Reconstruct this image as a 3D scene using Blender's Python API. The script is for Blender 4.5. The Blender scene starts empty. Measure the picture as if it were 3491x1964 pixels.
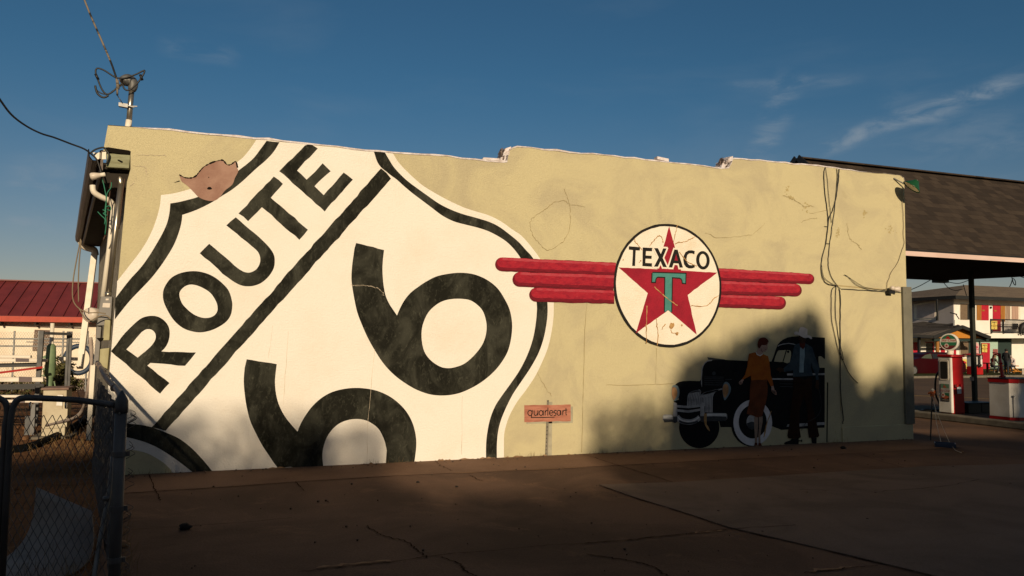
import bpy, bmesh, math, random
import numpy as np
from mathutils import Vector, Matrix
from mathutils.geometry import delaunay_2d_cdt
R_ = math.radians
random.seed(7); rng = np.random.default_rng(7)
SC = bpy.context.scene
COL = SC.collection

# ------------------------------------------------------------------ camera
FPX, CX, CY = 2643.0, 1745.5, 982.0            # focal length and centre in pixels of the photograph
PSI, TH, RO, WY = R_(20.0775), R_(3.9046), R_(0.5039), 10.144
CAM = np.array([0.0, 0.0, 1.6])
_fw = np.array([math.sin(PSI)*math.cos(TH), math.cos(PSI)*math.cos(TH), math.sin(TH)])
_r0 = np.array([math.cos(PSI), -math.sin(PSI), 0.0]); _u0 = np.cross(_r0, _fw)
RT = math.cos(RO)*_r0 + math.sin(RO)*_u0
UP = -math.sin(RO)*_r0 + math.cos(RO)*_u0
cam = bpy.data.cameras.new('camera'); cam.sensor_width = 36.0; cam.lens = FPX/3491.0*36.0
cam.clip_start = 0.05; cam.clip_end = 5000
co = bpy.data.objects.new('camera', cam); COL.objects.link(co)
M = Matrix.Identity(4)
for i in range(3):
    M[i][0], M[i][1], M[i][2], M[i][3] = RT[i], UP[i], -_fw[i], CAM[i]
co.matrix_world = M
SC.camera = co

# ------------------------------------------------------------------ sun and sky
LD = np.array([0.148, 1.0, -0.334])             # direction the sunlight travels
ELEV = math.atan2(0.334, math.hypot(0.148, 1.0))
sun = bpy.data.lights.new('sun', 'SUN'); sun.energy = 4.5; sun.angle = R_(0.6); sun.color = (1.0, 0.80, 0.54)
so = bpy.data.objects.new('sun', sun); COL.objects.link(so)
so.rotation_euler = Vector(LD).to_track_quat('-Z', 'Y').to_euler()
SKY_STRENGTH = 0.05
SKY_TINT, SKY_LOW, SKY_SUNWARD = (0.43, 0.79, 0.93), (0.95, 0.80, 0.80), (1.35, 1.08, 0.86)
world = bpy.data.worlds.new('World'); SC.world = world; world.use_nodes = True
SC.view_settings.view_transform = 'Standard'; SC.view_settings.look = 'None'
SC.view_settings.exposure = 0.0; SC.view_settings.gamma = 1.0; SC.view_settings.use_curve_mapping = False
SC.cycles.max_bounces = 6; SC.cycles.diffuse_bounces = 3


def raydir(x, y):
    return _fw*FPX + RT*(x-CX) + UP*(CY-y)
def A(x, y, Y):                                  # pixel -> point on the plane Y = const
    d = raydir(x, y); return CAM + d*(Y/d[1])
def AX(x, y, X):                                 # pixel -> point on the plane X = const
    d = raydir(x, y); return CAM + d*(X/d[0])
def G(x, y, z=0.0):                              # pixel -> point on a level plane
    d = raydir(x, y); return CAM + d*((z-1.6)/d[2])
def W(x, y, k=0):                                # pixel -> point on the painted wall, k paint coats proud of it
    return A(x, y, WY-0.0016*k)
SW0 = np.array([-1.12, 10.16, 0.0]); SWD = np.array([-0.175, 0.985, 0.0]); SWN = np.array([-0.985, -0.175, 0.0])
def S(x, y, off=0.0):                            # pixel -> point on the building's side wall
    d = raydir(x, y); t = (np.dot(SW0+SWN*off-CAM, SWN))/np.dot(d, SWN); return CAM + d*t


def world_nodes():
    nt = world.node_tree; n = nt.nodes; l = nt.links; n.clear()
    out = n.new('ShaderNodeOutputWorld'); bg = n.new('ShaderNodeBackground'); bg.inputs['Strength'].default_value = SKY_STRENGTH
    sky = n.new('ShaderNodeTexSky'); sky.sky_type = 'NISHITA'; sky.sun_disc = False
    sky.sun_elevation = ELEV; sky.sun_rotation = math.atan2(-LD[0], -LD[1])
    sky.air_density = 1.0; sky.dust_density = 0.15; sky.ozone_density = 2.0
    tc = n.new('ShaderNodeTexCoord')
    hs = n.new('ShaderNodeMix'); hs.data_type = 'RGBA'; hs.blend_type = 'MULTIPLY'; hs.inputs['Factor'].default_value = 1.0      # deep blue cast of the photograph's sky
    l.new(sky.outputs[0], hs.inputs['A']); 
    el = n.new('ShaderNodeSeparateXYZ'); l.new(tc.outputs['Generated'], el.inputs[0]); er = n.new('ShaderNodeMapRange'); er.interpolation_type = 'SMOOTHSTEP'; l.new(el.outputs['Z'], er.inputs['Value']); er.inputs['From Min'].default_value = 0.0; er.inputs['From Max'].default_value = .34
    et = n.new('ShaderNodeMix'); et.data_type = 'RGBA'; l.new(er.outputs[0], et.inputs['Factor']); et.inputs['A'].default_value = (*SKY_LOW, 1); et.inputs['B'].default_value = (*SKY_TINT, 1); sw = n.new('ShaderNodeMapRange'); sw.interpolation_type = 'SMOOTHSTEP'; l.new(el.outputs['Y'], sw.inputs['Value']); sw.inputs['From Min'].default_value = -.15; sw.inputs['From Max'].default_value = .55
    st_ = n.new('ShaderNodeMix'); st_.data_type = 'RGBA'; l.new(sw.outputs[0], st_.inputs['Factor']); st_.inputs['A'].default_value = (*SKY_SUNWARD, 1); l.new(et.outputs['Result'], st_.inputs['B'])      # warm evening sky on the sun's side
    l.new(st_.outputs['Result'], hs.inputs['B'])
    def mth(op, a, b=None, c=None, clamp=False):
        m = n.new('ShaderNodeMath'); m.operation = op; m.use_clamp = clamp
        for i, v in enumerate((a, b, c)):
            if v is None: continue
            if isinstance(v, (int, float)): m.inputs[i].default_value = v
            else: l.new(v, m.inputs[i])
        return m.outputs[0]
    def dot(vec):
        m = n.new('ShaderNodeVectorMath'); m.operation = 'DOT_PRODUCT'; l.new(tc.outputs['Generated'], m.inputs[0])
        m.inputs[1].default_value = tuple(vec); return m.outputs['Value']
    def noise(scale, detail, stretch, rough=0.6, dist=0.0):
        mp = n.new('ShaderNodeMapping'); mp.inputs['Scale'].default_value = stretch; l.new(tc.outputs['Generated'], mp.inputs['Vector'])
        t = n.new('ShaderNodeTexNoise'); t.inputs['Scale'].default_value = scale; t.inputs['Detail'].default_value = detail
        t.inputs['Roughness'].default_value = rough; t.inputs['Distortion'].default_value = dist
        l.new(mp.outputs[0], t.inputs['Vector']); return t.outputs['Fac']
    def mrange(v, a, b, c=0.0, d=1.0):
        m = n.new('ShaderNodeMapRange'); m.interpolation_type = 'SMOOTHSTEP'; l.new(v, m.inputs['Value'])
        for k, val in zip(('From Min', 'From Max', 'To Min', 'To Max'), (a, b, c, d)): m.inputs[k].default_value = val
        return m.outputs[0]
    def un(v): return v/np.linalg.norm(v)
    fine = noise(14, 8, (1, 1, 3.2), 0.62, 0.6); broad = noise(3.2, 5, (1, 1, 4.5), 0.55, 0.3); warp = noise(5, 4, (1, 1, 1.5))
    fac = None
    # three cirrus wisps, each a soft band along a great circle of the sky
    for (p, q, wid, amt) in (((2800, 520), (3491, 262), 0.013, 0.62), ((2590, 560), (2690, 270), 0.022, 0.45), ((2500, 290), (2900, 275), 0.008, 0.25), ((3000, 420), (3491, 520), 0.05, 0.20),
                             ((560, 145), (800, 200), 0.012, 0.16), ((30, 640), (330, 660), 0.035, 0.34), ((20, 740), (330, 800), 0.012, 0.30)):
        a, b = un(raydir(*p)), un(raydir(*q)); nv = un(np.cross(a, b)); mid = un(a+b); tv = un(b-a); half = np.linalg.norm(b-a)/2
        d = mth('ADD', dot(nv), mth('MULTIPLY', mth('SUBTRACT', warp, 0.5), wid*2.2))
        band = mrange(mth('ABSOLUTE', d), wid*0.1, wid*1.3, 1.0, 0.0)
        ln = mrange(mth('ABSOLUTE', dot(tv) if False else mth('SUBTRACT', dot(tv), float(np.dot(tv, mid)))), half*0.7, half*1.35, 1.0, 0.0)
        front = mrange(dot(mid), 0.2, 0.6)
        v = mth('MULTIPLY', mth('MULTIPLY', band, ln), mth('MULTIPLY', mrange(fine, 0.36, 0.72), amt))
        v = mth('MULTIPLY', v, front)
        fac = v if fac is None else mth('ADD', fac, v)
    fac = mth('ADD', fac, mth('MULTIPLY', mrange(broad, 0.50, 0.78), 0.09), clamp=True)
    mix = n.new('ShaderNodeMix'); mix.data_type = 'RGBA'; l.new(fac, mix.inputs['Factor'])
    l.new(hs.outputs['Result'], mix.inputs['A']); mix.inputs['B'].default_value = (5.0, 6.0, 7.0, 1)
    l.new(mix.outputs['Result'], bg.inputs['Color']); l.new(bg.outputs[0], out.inputs[0])
world_nodes()

# ------------------------------------------------------------------ helpers
def lin(r, g, b):
    f = lambda c: (c/255/12.92) if c/255 <= 0.04045 else ((c/255+0.055)/1.055)**2.4
    return (f(r), f(g), f(b))
def lit(r, g, b):                                # albedo of a wall that reads as this colour in full sun
    c = lin(r, g, b); return (min(.85, c[0]/1.12), min(.85, c[1]/.93), min(.85, c[2]/.66))

class B:
    def __init__(s): s.v = []; s.f = []
    def add(s, vs, fs):
        o = len(s.v); s.v += [tuple(map(float, v)) for v in vs]; s.f += [tuple(i+o for i in f) for f in fs]; return s
    def sheet(s, pts):
        if len(pts) < 6: return s.add(pts, [tuple(range(len(pts)))])
        P = [np.array(p, float) for p in pts]; n = len(P)          # constrained triangulation: safe for any outline
        nv = sum((np.cross(P[i], P[(i+1) % n]) for i in range(n)), np.zeros(3)); ax = int(np.argmax(np.abs(nv)))
        k = [i for i in range(3) if i != ax]
        v2, _, fs, _, _, _ = delaunay_2d_cdt([Vector((p[k[0]], p[k[1]])) for p in P], [], [list(range(n))], 1, 1e-6)
        w = np.mean([p[ax] for p in P]); vs = []
        for q in v2:
            j = min(range(n), key=lambda i: (P[i][k[0]]-q[0])**2+(P[i][k[1]]-q[1])**2)
            c = [0, 0, 0]; c[k[0]], c[k[1]], c[ax] = q[0], q[1], P[j][ax]; vs.append(c)
        return s.add(vs, [tuple(f) for f in fs])
    def prism(s, pts, vec):
        n = len(pts); vec = np.array(vec, float)
        vs = [np.array(p, float) for p in pts] + [np.array(p, float)+vec for p in pts]
        return s.add(vs, [tuple(range(n)), tuple(range(2*n-1, n-1, -1))] + [(i, i+n, (i+1) % n+n, (i+1) % n) for i in range(n)])
    def box(s, x0, x1, y0, y1, z0, z1):
        vs = [(x, y, z) for z in (z0, z1) for y in (y0, y1) for x in (x0, x1)]
        return s.add(vs, [(0, 2, 3, 1), (4, 5, 7, 6), (0, 1, 5, 4), (2, 6, 7, 3), (0, 4, 6, 2), (1, 3, 7, 5)])
    def obox(s, c, ax, ay, az):                  # box from centre and three half-axis vectors
        c, ax, ay, az = (np.array(q, float) for q in (c, ax, ay, az))
        vs = [c+i*ax+j*ay+k*az for k in (-1, 1) for j in (-1, 1) for i in (-1, 1)]
        return s.add(vs, [(0, 2, 3, 1), (4, 5, 7, 6), (0, 1, 5, 4), (2, 6, 7, 3), (0, 4, 6, 2), (1, 3, 7, 5)])
    def bar(s, p, q, w, h=None, up=(0, 0, 1)):   # square bar from p to q
        p, q = np.array(p, float), np.array(q, float); h = h or w; d = q-p; L = np.linalg.norm(d); d /= L
        u = np.array(up, float)
        if abs(np.dot(u, d)) > .95: u = np.array((1, 0, 0), float)
        a = np.cross(d, u); a /= np.linalg.norm(a); b = np.cross(a, d)
        return s.obox((p+q)/2, d*L/2, a*w/2, b*h/2)
    def tube(s, pts, r, n=8, caps=True):
        pts = [np.array(p, float) for p in pts]; m = len(pts)
        rs = r if isinstance(r, (list, tuple)) else [r]*m
        vs = []; prev = None
        for i in range(m):
            d = pts[min(i+1, m-1)]-pts[max(i-1, 0)]; L = np.linalg.norm(d); d = d/L if L > 1e-9 else np.array((0, 0, 1.))
            u = prev if prev is not None else (np.array((0, 0, 1.)) if abs(d[2]) < .9 else np.array((1., 0, 0)))
            a = u-np.dot(u, d)*d
            if np.linalg.norm(a) < 1e-6: a = np.cross(d, (0.3, .5, .8))
            a /= np.linalg.norm(a); b = np.cross(d, a); prev = a
            vs += [pts[i]+rs[i]*(math.cos(2*math.pi*k/n)*a+math.sin(2*math.pi*k/n)*b) for k in range(n)]
        fs = [(i*n+k, i*n+(k+1) % n, (i+1)*n+(k+1) % n, (i+1)*n+k) for i in range(m-1) for k in range(n)]
        if caps: fs += [tuple(range(n-1, -1, -1)), tuple(range((m-1)*n, m*n))]
        return s.add(vs, fs)
    def lathe(s, c, prof, n=24, axis=(0, 0, 1)):  # profile of (radius, height) about an axis through c
        c = np.array(c, float); d = np.array(axis, float); d /= np.linalg.norm(d)
        u = np.array((1., 0, 0)) if abs(d[0]) < .9 else np.array((0, 1., 0)); a = u-np.dot(u, d)*d; a /= np.linalg.norm(a); b = np.cross(d, a)
        vs = [c+h*d+r*(math.cos(2*math.pi*k/n)*a+math.sin(2*math.pi*k/n)*b) for r, h in prof for k in range(n)]
        m = len(prof)
        fs = [(i*n+k, i*n+(k+1) % n, (i+1)*n+(k+1) % n, (i+1)*n+k) for i in range(m-1) for k in range(n)]
        fs += [tuple(range(n-1, -1, -1)), tuple(range((m-1)*n, m*n))]
        return s.add(vs, fs)
    def stroke(s, pts, w, closed=False, nrm=(0, -1, 0), dy=0.0):   # flat ribbon along a polyline lying in a plane
        pts = [np.array(p, float) for p in pts]; m = len(pts); nv = np.array(nrm, float); vs = []
        ws = w if isinstance(w, (list, tuple)) else [w]*m
        for i in range(m):
            p0 = pts[(i-1) % m] if (closed or i > 0) else pts[i]; p1 = pts[(i+1) % m] if (closed or i < m-1) else pts[i]
            d1 = pts[i]-p0; d2 = p1-pts[i]
            for d in (d1, d2):
                L = np.linalg.norm(d)
                if L > 1e-9: d /= L
            t = d1+d2
            if np.linalg.norm(t) < 1e-6: t = d2 if np.linalg.norm(d2) > 0 else d1
            t = t/np.linalg.norm(t); a = np.cross(t, nv); a /= np.linalg.norm(a)
            c = max(.45, abs(np.dot(t, d2 if np.linalg.norm(d2) > .5 else t)))
            vs += [pts[i]+a*ws[i]/2/c+nv*dy, pts[i]-a*ws[i]/2/c+nv*dy]
        fs = [(2*i, 2*((i+1) % m), 2*((i+1) % m)+1, 2*i+1) for i in range(m if closed else m-1)]
        return s.add(vs, fs)
    def build(s, name, mat=None, parent=None, smooth=False, bevel=0.0, fixn=True, **props):
        me = bpy.data.meshes.new(name); me.from_pydata(s.v, [], s.f); me.update()
        if fixn:
            bm = bmesh.new(); bm.from_mesh(me); bmesh.ops.recalc_face_normals(bm, faces=bm.faces); bm.to_mesh(me); bm.free()
        if smooth:
            for p in me.polygons: p.use_smooth = True
        o = bpy.data.objects.new(name, me); COL.objects.link(o)
        if mat: me.materials.append(mat)
        if parent:
            o.parent = parent; o.matrix_parent_inverse = Matrix.Translation(-parent.location) if parent.type == 'EMPTY' else Matrix.Identity(4)
        if bevel:
            b = o.modifiers.new('bevel', 'BEVEL'); b.width = bevel; b.segments = 2; b.limit_method = 'ANGLE'; b.angle_limit = R_(40)
        for k, v in props.items(): o[k] = v
        return o
def thing(name, loc, label, category, group=None):
    o = bpy.data.objects.new(name, None); COL.objects.link(o); o.location = tuple(map(float, loc)); o.empty_display_size = .2
    o['label'] = label; o['category'] = category
    if group: o['group'] = group
    return o
def tag(o, label, category, group=None):
    o['label'] = label; o['category'] = category
    if group: o['group'] = group
    return o
def spline(pts, per=6, closed=False):             # Catmull-Rom through points
    P = [np.array(p, float) for p in pts]; n = len(P); out = []
    rngi = range(n) if closed else range(n-1)
    for i in rngi:
        p1, p2 = P[i], P[(i+1) % n]
        p0 = P[(i-1) % n] if (closed or i > 0) else p1; p3 = P[(i+2) % n] if (closed or i < n-2) else p2
        for k in range(per):
            t = k/per; out.append(.5*((2*p1)+(-p0+p2)*t+(2*p0-5*p1+4*p2-p3)*t*t+(-p0+3*p1-3*p2+p3)*t**3))
    if not closed: out.append(P[-1])
    return out
def sag(p, q, drop, n=14):
    p, q = np.array(p, float), np.array(q, float)
    return [p+(q-p)*t+np.array((0, 0, -drop*4*t*(1-t))) for t in np.linspace(0, 1, n)]
def text_into(b, s, org, ux, uy, size, align='CENTER', shear=0.0):
    cu = bpy.data.curves.new('t', 'FONT'); cu.body = s; cu.size = 1.0; cu.align_x = align; cu.shear = shear; cu.resolution_u = 3
    o = bpy.data.objects.new('t', cu); COL.objects.link(o)
    dg = bpy.context.evaluated_depsgraph_get(); me = bpy.data.meshes.new_from_object(o.evaluated_get(dg))
    org, ux, uy = (np.array(q, float) for q in (org, ux, uy))
    b.add([org+ux*v.co.x*size+uy*v.co.y*size for v in me.vertices], [tuple(p.vertices) for p in me.polygons])
    bpy.data.objects.remove(o); bpy.data.curves.remove(cu); bpy.data.meshes.remove(me)

# ------------------------------------------------------------------ materials
def mat(name, c1, c2=None, rough=.8, metal=0.0, scale=4.0, stretch=(1, 1, 1), lo=.35, hi=.7, bump=0.0, bscale=60.0, detail=6, spec=.3, c3=None, s3=30.0, t3=(.6, .7), dist=0.0, a3=.7, grain=0.0):
    m = bpy.data.materials.new(name); m.use_nodes = True; nt = m.node_tree; n = nt.nodes; l = nt.links
    bs = n['Principled BSDF']; bs.inputs['Roughness'].default_value = rough; bs.inputs['Metallic'].default_value = metal
    bs.inputs['Specular IOR Level'].default_value = spec
    tc = n.new('ShaderNodeTexCoord')
    if c2 is None: c2 = tuple(v*.8 for v in c1)
    def ns(sc, st, dt=detail, ro=.6):
        mp = n.new('ShaderNodeMapping'); mp.inputs['Scale'].default_value = st; l.new(tc.outputs['Object'], mp.inputs['Vector'])
        t = n.new('ShaderNodeTexNoise'); t.inputs['Scale'].default_value = sc; t.inputs['Detail'].default_value = dt; t.inputs['Roughness'].default_value = ro
        t.inputs['Distortion'].default_value = dist
        l.new(mp.outputs[0], t.inputs['Vector']); return t.outputs['Fac']
    def ramp(v, a, b):
        r = n.new('ShaderNodeMapRange'); r.interpolation_type = 'SMOOTHSTEP'; l.new(v, r.inputs['Value']); r.inputs['From Min'].default_value = a; r.inputs['From Max'].default_value = b; return r.outputs[0]
    mx = n.new('ShaderNodeMix'); mx.data_type = 'RGBA'; l.new(ramp(ns(scale, stretch), lo, hi), mx.inputs['Factor'])
    mx.inputs['A'].default_value = (*c1, 1); mx.inputs['B'].default_value = (*c2, 1); col = mx.outputs['Result']
    if c3:
        m3 = n.new('ShaderNodeMix'); m3.data_type = 'RGBA'; mu = n.new('ShaderNodeMath'); mu.operation = 'MULTIPLY'; mu.inputs[1].default_value = a3
        l.new(ramp(ns(s3, stretch, 8, .7), *t3), mu.inputs[0]); l.new(mu.outputs[0], m3.inputs['Factor'])
        l.new(col, m3.inputs['A']); m3.inputs['B'].default_value = (*c3, 1); col = m3.outputs['Result']
    if grain:
        g = n.new('ShaderNodeMapRange'); l.new(ns(70, (1, 1, 1), 3, .7), g.inputs['Value']); g.inputs['From Min'].default_value = .3; g.inputs['From Max'].default_value = .7; g.inputs['To Min'].default_value = 1-grain; g.inputs['To Max'].default_value = 1+grain*.6
        mg = n.new('ShaderNodeMix'); mg.data_type = 'RGBA'; mg.blend_type = 'MULTIPLY'; mg.inputs['Factor'].default_value = 1; l.new(col, mg.inputs['A']); l.new(g.outputs[0], mg.inputs['B']); col = mg.outputs['Result']
    l.new(col, bs.inputs['Base Color'])
    if bump:
        bp = n.new('ShaderNodeBump'); bp.inputs['Strength'].default_value = 1.0; bp.inputs['Distance'].default_value = bump
        l.new(ns(bscale, (1, 1, 1), 5, .65), bp.inputs['Height']); l.new(bp.outputs[0], bs.inputs['Normal'])
    return m
def flat(name, c, rough=.6, metal=0.0, spec=.4, var=.85, sc=8):
    return mat(name, c, tuple(v*var for v in c), rough=rough, metal=metal, spec=spec, scale=sc)

STB = dict(bump=.011, bscale=48.0, spec=.12, grain=.055)
OLIVE = lit(206, 180, 124)
m_olive = mat('olive_stucco', OLIVE, lit(192, 167, 118), rough=.92, scale=1.1, lo=.40, hi=.70, c3=lit(164, 136, 92), s3=2.6, t3=(.58, .82), dist=1.4, a3=.38, **STB)
m_white = mat('white_wall_paint', (.80, .76, .70), (.76, .70, .62), rough=.9, scale=1.6, lo=.4, hi=.8, c3=(.62, .53, .42), s3=3.5, t3=(.66, .8), a3=.35, **STB)
m_black = mat('black_wall_paint', (.011, .011, .008), (.044, .044, .034), rough=.8, scale=2.2, stretch=(1.4, 1, .8), lo=.38, hi=.66, c3=(.16, .16, .12), s3=17, t3=(.50, .80), a3=.42, dist=1.0, **STB)
m_patch = mat('bare_plaster', lit(168, 124, 94), lit(148, 104, 78), rough=.95, scale=3.5, c3=lit(120, 84, 62), s3=9, t3=(.62, .75), bump=.006, bscale=50, spec=.1)
m_crack = flat('crack_stain', lit(158, 128, 78), rough=1, spec=0)
m_rust = mat('rust_stain', lit(196, 146, 84), lit(150, 100, 50), rough=1, spec=0, scale=12)
m_dark = flat('dark_gap', (.012, .010, .008), rough=1, spec=0)
m_red = mat('red_wall_paint', (.37, .020, .036), (.23, .012, .028), rough=.85, scale=9, stretch=(1, 1, 2), lo=.35, hi=.75, c3=(.46, .09, .10), s3=22, t3=(.54, .76), **STB)
m_redD = mat('dark_red_wall_paint', (.10, .010, .016), (.17, .012, .022), rough=.8, scale=9, **STB)
m_redM = mat('mid_red_wall_paint', (.20, .012, .024), (.15, .010, .020), rough=.8, scale=9, lo=.3, hi=.6, **STB)
m_redL = mat('pale_red_wall_paint', (.42, .06, .08), (.40, .03, .05), rough=.75, scale=9, **STB)
m_star = mat('star_red_paint', (.33, .016, .035), (.25, .014, .03), rough=.75, scale=5, c3=(.38, .05, .06), s3=12, t3=(.6, .75), **STB)
m_cream = mat('cream_badge_paint', (.80, .74, .64), (.72, .62, .48), rough=.85, scale=3, lo=.45, hi=.85, **STB)
m_teal = mat('teal_wall_paint', (.075, .26, .24), (.06, .21, .19), rough=.75, scale=8, **STB)
m_ink = flat('lettering_ink', (.010, .009, .008), rough=.7, spec=.2)
def wp(name, c, v=.75): return mat(name, c, tuple(k*v for k in c), rough=.85, scale=9, **STB)
# mural paints
m_carbody = wp('mural_black', (.010, .011, .012)); m_chrome = wp('mural_grey', (.46, .46, .46), .6); m_chromeL = wp('mural_light_grey', (.75, .75, .73))
m_chromeD = wp('mural_dark_grey', (.06, .065, .07)); m_lamp = wp('mural_amber', (.55, .30, .14), .6); m_lampR = wp('mural_blue_grey', (.22, .30, .33))
m_tirew = wp('mural_whitewall', (.74, .72, .74), .85); m_swt = mat('mural_orange', (.44, .13, .018), (.30, .065, .014), rough=.85, scale=3.5, **STB)
m_skirt = mat('mural_rust_brown', (.17, .05, .02), (.11, .036, .015), rough=.85, scale=5, **STB)
m_skin = wp('mural_skin', (.52, .33, .26)); m_leg = wp('mural_stocking', (.34, .24, .18)); m_hair = wp('mural_auburn', (.10, .020, .012)); m_denim = mat('mural_denim', (.032, .052, .07), (.06, .085, .10), rough=.85, scale=9, **STB)
m_shirt = wp('mural_pale_blue', (.28, .38, .42)); m_hat = wp('mural_hat_cream', (.74, .66, .62), .85); m_face = wp('mural_tan_skin', (.055, .028, .016)); m_chap = mat('mural_leather', (.030, .012, .006), (.018, .008, .005), rough=.9, scale=7, **STB)
m_board = mat('mural_sign_board', lit(188, 118, 84), lit(160, 92, 64), rough=.85, scale=5, stretch=(1, 1, 5), **STB)
m_post = wp('mural_steel_post', lit(140, 122, 92)); m_pshade = wp('mural_soft_grey', lit(178, 158, 118))

# ------------------------------------------------------------------ ground, lot, road
def gz(x):
    t = min(1, max(0, (x-18)/14)); return -.5*t*t*(3-2*t)
m_earth = mat('bare_earth', (.13, .075, .045), (.09, .05, .03), rough=1, scale=.8, c3=(.19, .12, .07), s3=6, bump=.03, bscale=9, spec=.1)
m_conc = mat('stained_concrete', (.148, .086, .056), (.082, .049, .033), rough=.92, scale=.55, stretch=(1, 1, 1), lo=.35, hi=.68, c3=(.225, .125, .072), s3=1.7, t3=(.52, .75), dist=.6, a3=.6, bump=.005, bscale=38, spec=.12, grain=.22)
m_slab = mat('grey_concrete', (.160, .112, .086), (.112, .080, .062), rough=.9, scale=.9, lo=.35, hi=.7, c3=(.085, .058, .045), s3=2.4, t3=(.6, .75), dist=1.2, bump=.005, bscale=38, spec=.15, grain=.22)
m_apron = mat('apron_concrete', (.195, .115, .074), (.145, .085, .054), rough=.92, scale=.9, c3=(.27, .15, .08), s3=2.8, t3=(.58, .75), bump=.005, bscale=38, spec=.12, grain=.22)
m_asph = mat('worn_asphalt', (.105, .066, .042), (.075, .048, .032), rough=.95, scale=.5, stretch=(1, 1, 1), c3=(.14, .09, .06), s3=3, bump=.004, bscale=60, spec=.15)
m_crk = flat('ground_crack', (.045, .028, .019), rough=1, spec=0)
xs = [-900, -300, -90, -40, -15, 0, 10] + list(np.linspace(17, 33, 17)) + [40, 60, 90, 200, 500, 1500]; ys = [-600, -100, -30, -8, 0, 10, 20, 35, 50, 80, 150, 400, 1200, 3000]
b = B(); b.add([(x, y, gz(x)-.012) for y in ys for x in xs], [(j*len(xs)+i, j*len(xs)+i+1, (j+1)*len(xs)+i+1, (j+1)*len(xs)+i) for j in range(len(ys)-1) for i in range(len(xs)-1)])
b.build('ground', m_earth, kind='structure')
LW = [(-0.62, 4.2), (-1.25, 10.13)]
lot = B().sheet([(-.45, -3.9, 0), (18, -3.9, 0), (18, 40, 0), (10.6, 40, 0), (10.6, 10.4, 0), (-1.25, 10.4, 0), (-.62, 4.2, 0)]).build('parking_lot', m_conc, kind='structure')
def gpath(conv, pts, z): return [G(*conv(*p), z) for p in pts]
s1 = lambda x, y: (400+x/1.61, 1550+y/1.61)
s2 = lambda x, y: (2000+x/1.7277, 1500+y/1.7277)
ap = [G(*s1(40, 212)), G(*s1(640, 175)), G(*s1(975, 150)), G(*s1(1500, 118)), G(*s1(2576, 68))]
e = ap[-1]; 
apron = B().sheet([(-1.25, 10.15, .004), (10.92, 10.15, .004), (10.92, e[1]+(10.92-e[0])*-.002, .004)] + [(p[0], p[1], .004) for p in ap[::-1]]).build('footpath', m_apron, kind='structure')
slab_far = [G(*s2(75, 268)), G(*s2(530, 254)), G(*s2(1300, 204)), G(*s2(2000, 160)), G(*s2(2576, 146))]
slab_near = [G(*s2(75, 270)), G(*s2(260, 335)), G(*s2(600, 440)), G(*s2(840, 520)), G(*s2(1230, 610)), G(*s2(1700, 722)), G(*s2(2030, 802))]
ln = slab_near[-1]+(slab_near[-1]-slab_near[-3])*3.0
far2 = slab_far[-1]+(slab_far[-1]-slab_far[0])*.25
pl = [(p[0], p[1], .012) for p in slab_far]+[(far2[0], far2[1], .012), (far2[0], ln[1], .012), (ln[0], ln[1], .012)]+[(p[0], p[1], .012) for p in slab_near[:0:-1]]
B().prism(pl, (0, 0, -.012)).build('concrete_slab', m_slab, kind='structure')
def crack_path(pts, w, z, jit=.012):
    P = spline(pts, 8); out = []
    for i, p in enumerate(P):
        q = np.array(p); q[2] = z
        if 0 < i < len(P)-1: q[:2] += rng.normal(0, jit, 2)
        out.append(q)
    return out
ck = B()
for conv, z, w, pts, jit in (
    (s1, .008, .022, [(175, 110), (200, 170), (218, 205), (235, 250)], .006), (s1, .008, .016, [(45, 212), (218, 202), (640, 176), (975, 149)], .004),
    (s1, .008, .020, [(978, 148), (1000, 170), (1026, 197)], .004), (s1, .008, .018, [(975, 148), (1240, 134), (1500, 119)], .004),
    (s1, .008, .014, [(1740, 30), (1780, 60), (1840, 90)], .012), (s1, .008, .014, [(1930, 110), (1975, 135), (2010, 145)], .01),
    (s1, .006, .018, [(1370, 388), (1420, 425), (1480, 450), (1570, 470), (1615, 495), (1655, 530), (1695, 565)], .008),
    (s1, .006, .024, [(1780, 560), (1880, 600), (1900, 630), (1975, 667)], .006), (s1, .006, .012, [(60, 412), (400, 390), (700, 370), (960, 345)], .006),
    (s1, .006, .016, [(1000, 640), (1280, 612), (1500, 588), (1750, 552), (2060, 525), (2300, 502), (2576, 486)], .006),
    (s2, .006, .020, [(0, 88), (140, 135), (200, 152), (340, 195), (530, 254)], .008), (s2, .006, .026, [(0, 606), (250, 588), (400, 570), (620, 548), (840, 522)], .008),
    (s2, .006, .022, [(0, 670), (110, 690), (250, 708), (340, 730), (400, 750), (440, 775), (480, 805)], .008), (s2, .006, .016, [(1280, 782), (1560, 752), (1715, 738)], .012),
    (s2, .016, .012, [(1180, 290), (1460, 297)], .01), (s2, .016, .012, [(1740, 303), (2110, 270), (2310, 232)], .01), (s2, .006, .012, [(1600, 82), (1720, 120), (1870, 163)], .008),
    (s2, .016, .014, [(840, 522), (1230, 500)], .008)):
    P = crack_path([G(*conv(*p), z) for p in pts], w, z, jit)
    ck.stroke(P, [w*(.25+.6*rng.random()) for _ in P], nrm=(0, 0, 1))
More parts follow.
